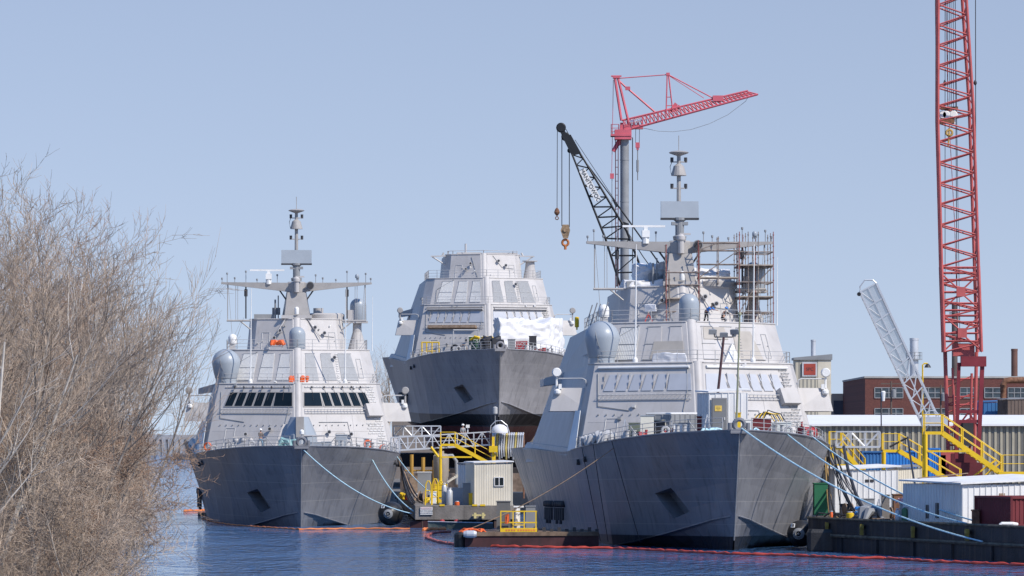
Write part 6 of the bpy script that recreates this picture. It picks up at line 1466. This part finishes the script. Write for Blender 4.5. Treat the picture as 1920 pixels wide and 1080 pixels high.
bundle('dock_litter', 'dark machinery heap below the grey plate on barge', 'litter', Vector((at(1640, 0, 307).x, 307, 2.26)), 1.6, 1.0, 1.0, M_grey, 9, None, 72)
bundle('rope_pile', 'frayed ochre rope over the barge edge', 'rope', Vector((at(1615, 0, 308).x, 308, 2.26)), 1.6, .5, .25, M_wood, 8, None, 73)
b = MB(); p = bargeface(.44, 2.25, -.2); b.cbox((p.x + .25, p.y, 2.26), .45, .5, .9); b.lathe((p.x + .25, p.y, 3.15), [(.3, 0), (.3, .1)], 10); o = b.build('bollard', M_rust); tag(o, 'rusty bollard on barge edge where blue ropes end', 'bollard')
b = MB(); p = at(1890, 988, 283.6); b.path([p + Vector((-.5, 0, .1)), p + Vector((-.4, 0, .2)), p + Vector((.3, 0, .2)), p + Vector((.6, .2, .15))], .12, 8); o = b.build('white_pipe', M_white); tag(o, 'short white pipe lying on barge edge by maroon container', 'pipe')
for i in range(5):
    b = MB(); a = at(1722 + i * 9, 899 - i * .8, 291 + i * .8); e = at(1790 + i * 6, 893 - i * .6, 293 + i * .5); b.beam(a + Vector((0, 0, .08)), e + Vector((0, 0, .12)), .2, .05); o = b.build('roof_board', M_wood); tag(o, 'loose weathered board on roof of the big white shed', 'board', 'loose boards on the shed roof')

# more clutter on the barge and the dock
rnd = random.Random(77)
def reel(label, p, r, m, w=.5, ax=(1, .3, 0)):
    q = empty('cable_reel', p, label, 'cable reel'); c = Vector(p) + Vector((0, 0, r)); A = Vector(ax).normalized()
    for t in (-w / 2, w / 2): b = MB(); b.lathe(c + A * t, [(r * .2, -.03), (r, -.03), (r, .03), (r * .2, .03)], 18, axis=A); b.build('flange', M_wood, q)
    b = MB(); b.lathe(c, [(r * .62, -w / 2 + .04), (r * .62, w / 2 - .04)], 18, axis=A); b.build('cable_winding', m, q, smooth=True)
reel('small wooden cable reel with black cable on barge under the long white shed', (at(1590, 0, 318).x, 318, 2.26), .5, M_hose)
reel('wooden cable reel with ochre cable left of the big white shed', (at(1664, 0, 310).x, 310, 2.26), .42, M_wood)
reel('cable reel with black cable on left part of concrete dock', (at(792, 0, 412).x, 412, 1.99), .55, M_hose, .5, (1, -.4, 0))
for i in range(4):
    q = empty('pallet', (at(1640 + i * 8, 0, 307 - i).x, 307 - i * 1.0, 2.26), 'wooden pallet lying with others on barge in front of the rusty rack', 'pallet', 'wooden pallets on the barge')
    p = Vector(q.location)
    for k in range(3): b = MB(); b.cbox(p + Vector((-.4 + .4 * k, 0, 0)), .1, .9, .1); b.build('bearer', M_wood, q)
    b = MB()
    for k in range(5): b.cbox(p + Vector((0, -.4 + .2 * k, .1)), .95, .12, .03)
    b.build('slats', M_wood, q)
for i in range(7):
    x0 = at(1520 + i * 14, 0, 316 - i).x; a = Vector((x0 + .4, 316 - i * 1.5, 2.35)); e = a + Vector((rnd.uniform(.6, 1.8), -rnd.uniform(.2, .9), -.02)); b = MB()
    b.path([a, a.lerp(e, .3) + Vector((rnd.uniform(-.6, .6), 0, .25)), a.lerp(e, .7) + Vector((rnd.uniform(-.6, .6), 0, .1)), e], .06, 6); o = b.build('hose', M_hose, smooth=True); tag(o, 'black hose lying loose on the barge deck near nearest bow', 'hose', 'black hoses on the barge deck')
stepladder('small aluminium step ladder on barge beside the long white shed', 1648, 936, 968, 316)
crate('deck_crate', 'small dark crate under the eave of long white shed', 'crate', 1575, 1592, 945, 962, 320, M_dark, .6, 2.26)
crate('deck_crate', 'weathered plywood box at right end of the long white shed', 'box', 1622, 1650, 952, 972, 314, M_wood, .8, 2.26)
crate('deck_crate', 'white tote box on the concrete dock behind the yellow hoops', 'box', 806, 818, 922, 940, 408, M_white, .6, 1.99)
crate('deck_crate', 'brown crate against rough timber wall', 'crate', 768, 785, 893, 912, 455, M_wood, 1, 2.0)
crate('yellow_box', 'yellow machine under the dock stairs, beside the post', 'machine', 815, 838, 908, 922, 414, M_yellow, .9, 1.99)
# ------------------------------------------------------------------ trees and far shore
M_bark = mat('bare_bark', (.30, .26, .22), .9, 0, .35, 2.0); M_twig = mat('bare_twigs', (.37, .29, .22), .9, 0, .4, .7); M_twig2 = mat('red_brown_twigs', (.33, .22, .15), .9, 0, .4, .7)
M_birch = mat('pale_bark', (.46, .42, .37), .8, 0, .25, 3.0)
def grow(seed, h, spread, lean=(0, 0), levels=4, trunk_r=.14, dens=1.0, up=.55, clear=.25):
    """limbs and twigs of a leafless tree, returns (trunk MB, crown MB)"""
    rnd = random.Random(seed); tb = MB(); cb = MB()
    def limb(p, d, ln, r, lv):
        n = 4 if lv < 2 else 3; pts = [p]; rad = [r]; q = p
        for i in range(n):
            d = (d + Vector((rnd.gauss(0, .13), rnd.gauss(0, .13), rnd.gauss(0, .08) + up * .12))).normalized(); q = q + d * (ln / n); pts.append(q); rad.append(max(.004, r * (1 - .75 * (i + 1) / n)))
        (tb if lv == 0 else cb).path(pts, r, 5 if lv == 0 else 3, rad=rad)
        if lv >= levels: return
        cnt = [int(13 * dens), int(8 * dens), 6, 4][lv]
        for k in range(cnt):
            f = clear + (1 - clear) * (k + rnd.random()) / cnt if lv == 0 else .15 + .85 * (k + rnd.random()) / cnt
            f = min(.99, f); i = min(n - 1, int(f * n)); b0 = pts[i].lerp(pts[i + 1], f * n - i); ax = (pts[i + 1] - pts[i]).normalized()
            u, w = basis(ax); a = rnd.uniform(0, 6.283); out = u * math.cos(a) + w * math.sin(a); ang = rnd.uniform(.35, .95) if spread < 1 else rnd.uniform(.45, 1.1)
            nd = (ax * math.cos(ang) + out * math.sin(ang) * spread).normalized()
            limb(b0, nd, ln * rnd.uniform(.32, .58) * (1.15 - .5 * f if lv == 0 else 1), max(.008, rad[i] * .5), lv + 1)
    limb(Vector((0, 0, 0)), Vector((lean[0], lean[1], 1)).normalized(), h, trunk_r, 0)
    return tb, cb
def tree_proto(name, seed, label, cat, group, bark=None, twig=None, **k):
    r = empty(name, (0, 0, 0), label, cat, group); tb, cb = grow(seed, **k)
    tb.build('trunk', bark or M_bark, r, smooth=True); cb.build('crown', twig or M_twig, r); return r
GT = 'bare trees in the thicket on the left bank'; LT = 'leafless grey-brown tree in the dense thicket on the left bank'
GS = 'bare bushes in the thicket on the left bank'; LS = 'leafless twiggy bush in the dense thicket on the left bank'
protoT = [tree_proto('bare_tree', 100 + i, LT, 'tree', GT, twig=[M_twig, M_twig2, M_twig][i], h=[12, 11, 10][i], spread=[.85, .98, .9][i], lean=[(.15, 0), (.28, .05), (.05, .1)][i], trunk_r=.13, dens=1.0, up=.75) for i in range(3)]
protoS = [tree_proto('bare_bush', 200 + i, LS, 'bush', GS, twig=[M_twig2, M_twig, M_twig][i], h=5.5, spread=1.3, lean=[(.3, 0), (.1, .2), (-.2, 0)][i], trunk_r=.06, dens=1.3, up=.25, clear=.04) for i in range(3)]
rnd = random.Random(5)
def bankz(x, Y): d = (-.080 * Y - 1.0) - x; return interp([(-1.5, -1), (1, .5), (5, 1.6), (25, 2.4), (400, 3.5)], d)
used = set(); TOPZ = [max(max(v.co.z for v in c.data.vertices) for c in p.children) for p in protoT]
def plant(protos, k, px, Y, sc, rz):
    px = px - (38 if protos is protoT else 4)
    x = (px - 960) / K * Y; p = protos[k]; loc = (x, Y, bankz(x, Y) - .1)
    if (id(protos), k) not in used: used.add((id(protos), k)); o = p; o.location = loc; o.rotation_euler = (0, 0, rz); o.scale = (sc, sc, sc)
    else: o = dup(p, loc, rz, None, None, (sc, sc, sc))
    return o
# crowns reach the rows where the photograph has them: (px, distance, row of the top)
TR = [(-40, 150, 285), (-10, 170, 300), (20, 190, 315), (75, 165, 335), (115, 200, 345), (140, 185, 430), (170, 205, 500), (-70, 180, 330), (50, 210, 420), (130, 235, 470),
      (10, 235, 440), (90, 240, 500), (165, 245, 600), (40, 175, 500), (140, 215, 560), (-30, 200, 480), (70, 185, 470), (110, 180, 540), (-10, 160, 450), (30, 215, 540), (90, 150, 420), (60, 145, 380)]
for i, (px, Y, top) in enumerate(TR):
    k = i % 3; x = (px - 38 - 960) / K * Y; hgt = H - (top - 18 - HZ) / K * Y - bankz(x, Y); plant(protoT, k, px, Y, hgt / TOPZ[k], rnd.uniform(-.6, .6) + (math.pi if i % 4 == 3 else 0))
for i in range(60):
    Y = rnd.uniform(135, 330); px = rnd.uniform(-80, 225); px = min(px, 308 - 2.4 * K / Y); plant(protoS, i % 3, px, Y, rnd.uniform(.8, 1.35) * (1.0 if Y < 220 else 1.1), rnd.uniform(0, 6.28))
for i in range(16):
    Y = rnd.uniform(330, 620); px = rnd.uniform(100, 265); px = min(px, 300 - 3.0 * K / Y); plant(protoS, i % 3, px, Y, rnd.uniform(1.1, 1.5), rnd.uniform(0, 6.28))
for i, (px, Y, top) in enumerate(((160, 175, 430), (195, 190, 480), (130, 160, 390), (215, 210, 550))):
    p = tree_proto('slender_tree', 500 + i, 'slender sparse bare tree at right fringe of the thicket', 'tree', 'slender trees at the right fringe', h=10, spread=.8, lean=(.16 + .05 * i, 0), trunk_r=.09, dens=.8, up=.9, clear=.45, levels=3)
    x = (px - 960) / K * Y; zz = bankz(x, Y) - .1; tz = max(max(v.co.z for v in c.data.vertices) for c in p.children); f = (H - (top - HZ) / K * Y - zz) / tz; p.location = (x, Y, zz); p.scale = (f, f, f)
for px, Y, lb in ((40, 140, 'pale birch trunk rising left in the thicket, the leftmost one'), (75, 145, 'second pale birch trunk leaning right in the thicket')):
    tree_proto('birch_tree', 300 + px, lb, 'tree', 'pale birches in the thicket', bark=M_birch, twig=M_birch, h=9.5, spread=.7, lean=(.25, 0), trunk_r=.12, dens=.6, up=.6, levels=3).location = ((px - 110 - 960) / K * Y, Y, bankz((px - 110 - 960) / K * Y, Y))
# far trees behind the yard
far = tree_proto('bare_tree', 400, 'distant bare tree rising between left warship and the high hull', 'tree', 'distant bare trees behind the yard', h=12, spread=.8, trunk_r=.2, dens=.9, levels=3, twig=M_twig)
far.location = (at(712, 0, 760).x, 760, 2.2); far.scale = (1.55, 1.55, 1.35)
for px, Y, s, lb in ((728, 790, 1.5, None), (745, 770, 1.2, None), (700, 830, 1.35, None), (1606, 620, .62, 'small distant bare tree against the tan building'), (1616, 612, .5, 'smallest distant bare tree left of the brick factory corner')):
    dup(far, (at(px, 0, Y).x, Y, 2.2), px * 1.0, lb, None, (s, s, s))
# trestle bridge far up the river
YBR = 2600
a, c = at(296, 0, YBR).x, at(420, 0, YBR).x
br = empty('trestle_bridge', ((a + c) / 2, YBR, 0), 'long grey trestle bridge far up the river behind left warship', 'bridge')
b = MB(); b.box(a - 60, c, YBR, YBR + 10, at(0, 824, YBR).z, at(0, 818, YBR).z); b.build('deck', mat('bridge_grey', (.36, .36, .37), .8), br)
for i in range(14):
    b = MB(); x = a - 10 + i * 3.6; b.box(x, x + .7, YBR + 1, YBR + 9, -1, at(0, 824.2, YBR).z); b.build('pier', mat('pier_grey', (.24, .25, .27), .8), br)
b = MB(); b.box(-300, -150, 2680, 2700, 0, 12); o = b.build('far_shore_building', mat('far_wall', (.35, .36, .38), .8)); tag(o, 'pale low building on the far shore behind the trestle bridge', 'building')
b = MB(); b.prism([(at(325, 0, 1900).x, 1900), (at(358, 0, 1900).x, 1900), (at(358, 0, 1950).x, 1950), (at(325, 0, 1950).x, 1950)], 0, 2.4); o = b.build('breakwater', mat('dark_breakwater', (.10, .10, .11), .9)); tag(o, 'dark low breakwater in front of the trestle bridge', 'breakwater')
SKY_LOW = (1.17, 0.91, 0.815, 1)
SKY_HIGH = (0.46, 0.80, 1.12, 1)
SKY_Z = 0.10
# ------------------------------------------------------------------ water, sky, sun, camera
wm = bpy.data.materials.new('river_water'); wm.use_nodes = True
nt = wm.node_tree; N = nt.nodes; L = nt.links; bs = N['Principled BSDF']
bs.inputs['Base Color'].default_value = (0.045, 0.115, 0.25, 1); bs.inputs['Roughness'].default_value = 0.05; bs.inputs['IOR'].default_value = 1.33
tc = N.new('ShaderNodeTexCoord')
def wave(scale, det, st, dist):
    mp = N.new('ShaderNodeMapping'); mp.inputs['Scale'].default_value = st; L.new(tc.outputs['Object'], mp.inputs['Vector'])
    n = N.new('ShaderNodeTexNoise'); n.inputs['Scale'].default_value = scale; n.inputs['Detail'].default_value = det; L.new(mp.outputs['Vector'], n.inputs['Vector'])
    bp = N.new('ShaderNodeBump'); bp.inputs['Strength'].default_value = 1.0; bp.inputs['Distance'].default_value = dist; L.new(n.outputs['Fac'], bp.inputs['Height']); return bp
w1 = wave(1.0, 4, (1.2, 0.40, 1), 1.3); w2 = wave(1.0, 2, (0.12, 0.06, 1), 2.5)
L.new(w2.outputs['Normal'], w1.inputs['Normal']); L.new(w1.outputs['Normal'], bs.inputs['Normal'])
b = MB(); b.add([(-6000, -200, 0), (6000, -200, 0), (6000, 14000, 0), (-6000, 14000, 0)], [(0, 1, 2, 3)])
o = b.build('river_water', wm); struct(o)

SUN_AZ = R(50); SUN_EL = R(45)
sv = Vector((math.sin(SUN_AZ) * math.cos(SUN_EL), -math.cos(SUN_AZ) * math.cos(SUN_EL), math.sin(SUN_EL)))
ld = bpy.data.lights.new('sun', 'SUN'); ld.energy = 3.7; ld.angle = R(0.5); ld.color = (1.0, 0.92, 0.82)
lo_ = bpy.data.objects.new('sun', ld); col.objects.link(lo_); lo_.rotation_euler = sv.to_track_quat('Z', 'Y').to_euler(); lo_.location = (60, -60, 90)
w = bpy.data.worlds.new('World'); scene.world = w; w.use_nodes = True
nt = w.node_tree; N = nt.nodes; L = nt.links
sky = N.new('ShaderNodeTexSky'); sky.sky_type = 'NISHITA'; sky.sun_disc = False; sky.sun_elevation = SUN_EL; sky.sun_rotation = math.atan2(sv.x, sv.y)
sky.altitude = 0; sky.air_density = 1.0; sky.dust_density = 0.4; sky.ozone_density = 3.0
# look a little higher into the clear sky than the dusty horizon band
gtc = N.new('ShaderNodeTexCoord'); sx = N.new('ShaderNodeSeparateXYZ'); L.new(gtc.outputs['Generated'], sx.inputs['Vector'])
mr = N.new('ShaderNodeMapRange'); mr.inputs['From Min'].default_value = -0.05; mr.inputs['From Max'].default_value = 1.0; mr.inputs['To Min'].default_value = SKY_Z; mr.inputs['To Max'].default_value = 1.0
L.new(sx.outputs['Z'], mr.inputs['Value'])
cb = N.new('ShaderNodeCombineXYZ'); L.new(sx.outputs['X'], cb.inputs['X']); L.new(sx.outputs['Y'], cb.inputs['Y']); L.new(mr.outputs[0], cb.inputs['Z']); L.new(cb.outputs[0], sky.inputs['Vector'])
mx = N.new('ShaderNodeMix'); mx.data_type = 'RGBA'; mx.blend_type = 'MULTIPLY'; mx.inputs['Factor'].default_value = 1.0

rp = N.new('ShaderNodeValToRGB'); rp.color_ramp.elements[0].position = 0.12; rp.color_ramp.elements[0].color = SKY_LOW; rp.color_ramp.elements[1].position = 0.45; rp.color_ramp.elements[1].color = SKY_HIGH
L.new(sx.outputs['Z'], rp.inputs['Fac']); L.new(rp.outputs['Color'], mx.inputs['B'])
L.new(sky.outputs['Color'], mx.inputs['A'])
L.new(mx.outputs['Result'], N['Background'].inputs['Color']); N['Background'].inputs['Strength'].default_value = 0.13

cam = bpy.data.cameras.new('camera'); co = bpy.data.objects.new('camera', cam); col.objects.link(co)
co.location = (0, 0, H); co.rotation_euler = (R(90), 0, 0); cam.sensor_width = 36; cam.lens = K / 1920 * 36; cam.shift_y = (HZ - 540) / 1920
cam.clip_start = 1; cam.clip_end = 20000; scene.camera = co
scene.view_settings.view_transform = 'Standard'; scene.view_settings.look = 'None'; scene.view_settings.exposure = 0.35; scene.view_settings.gamma = 1
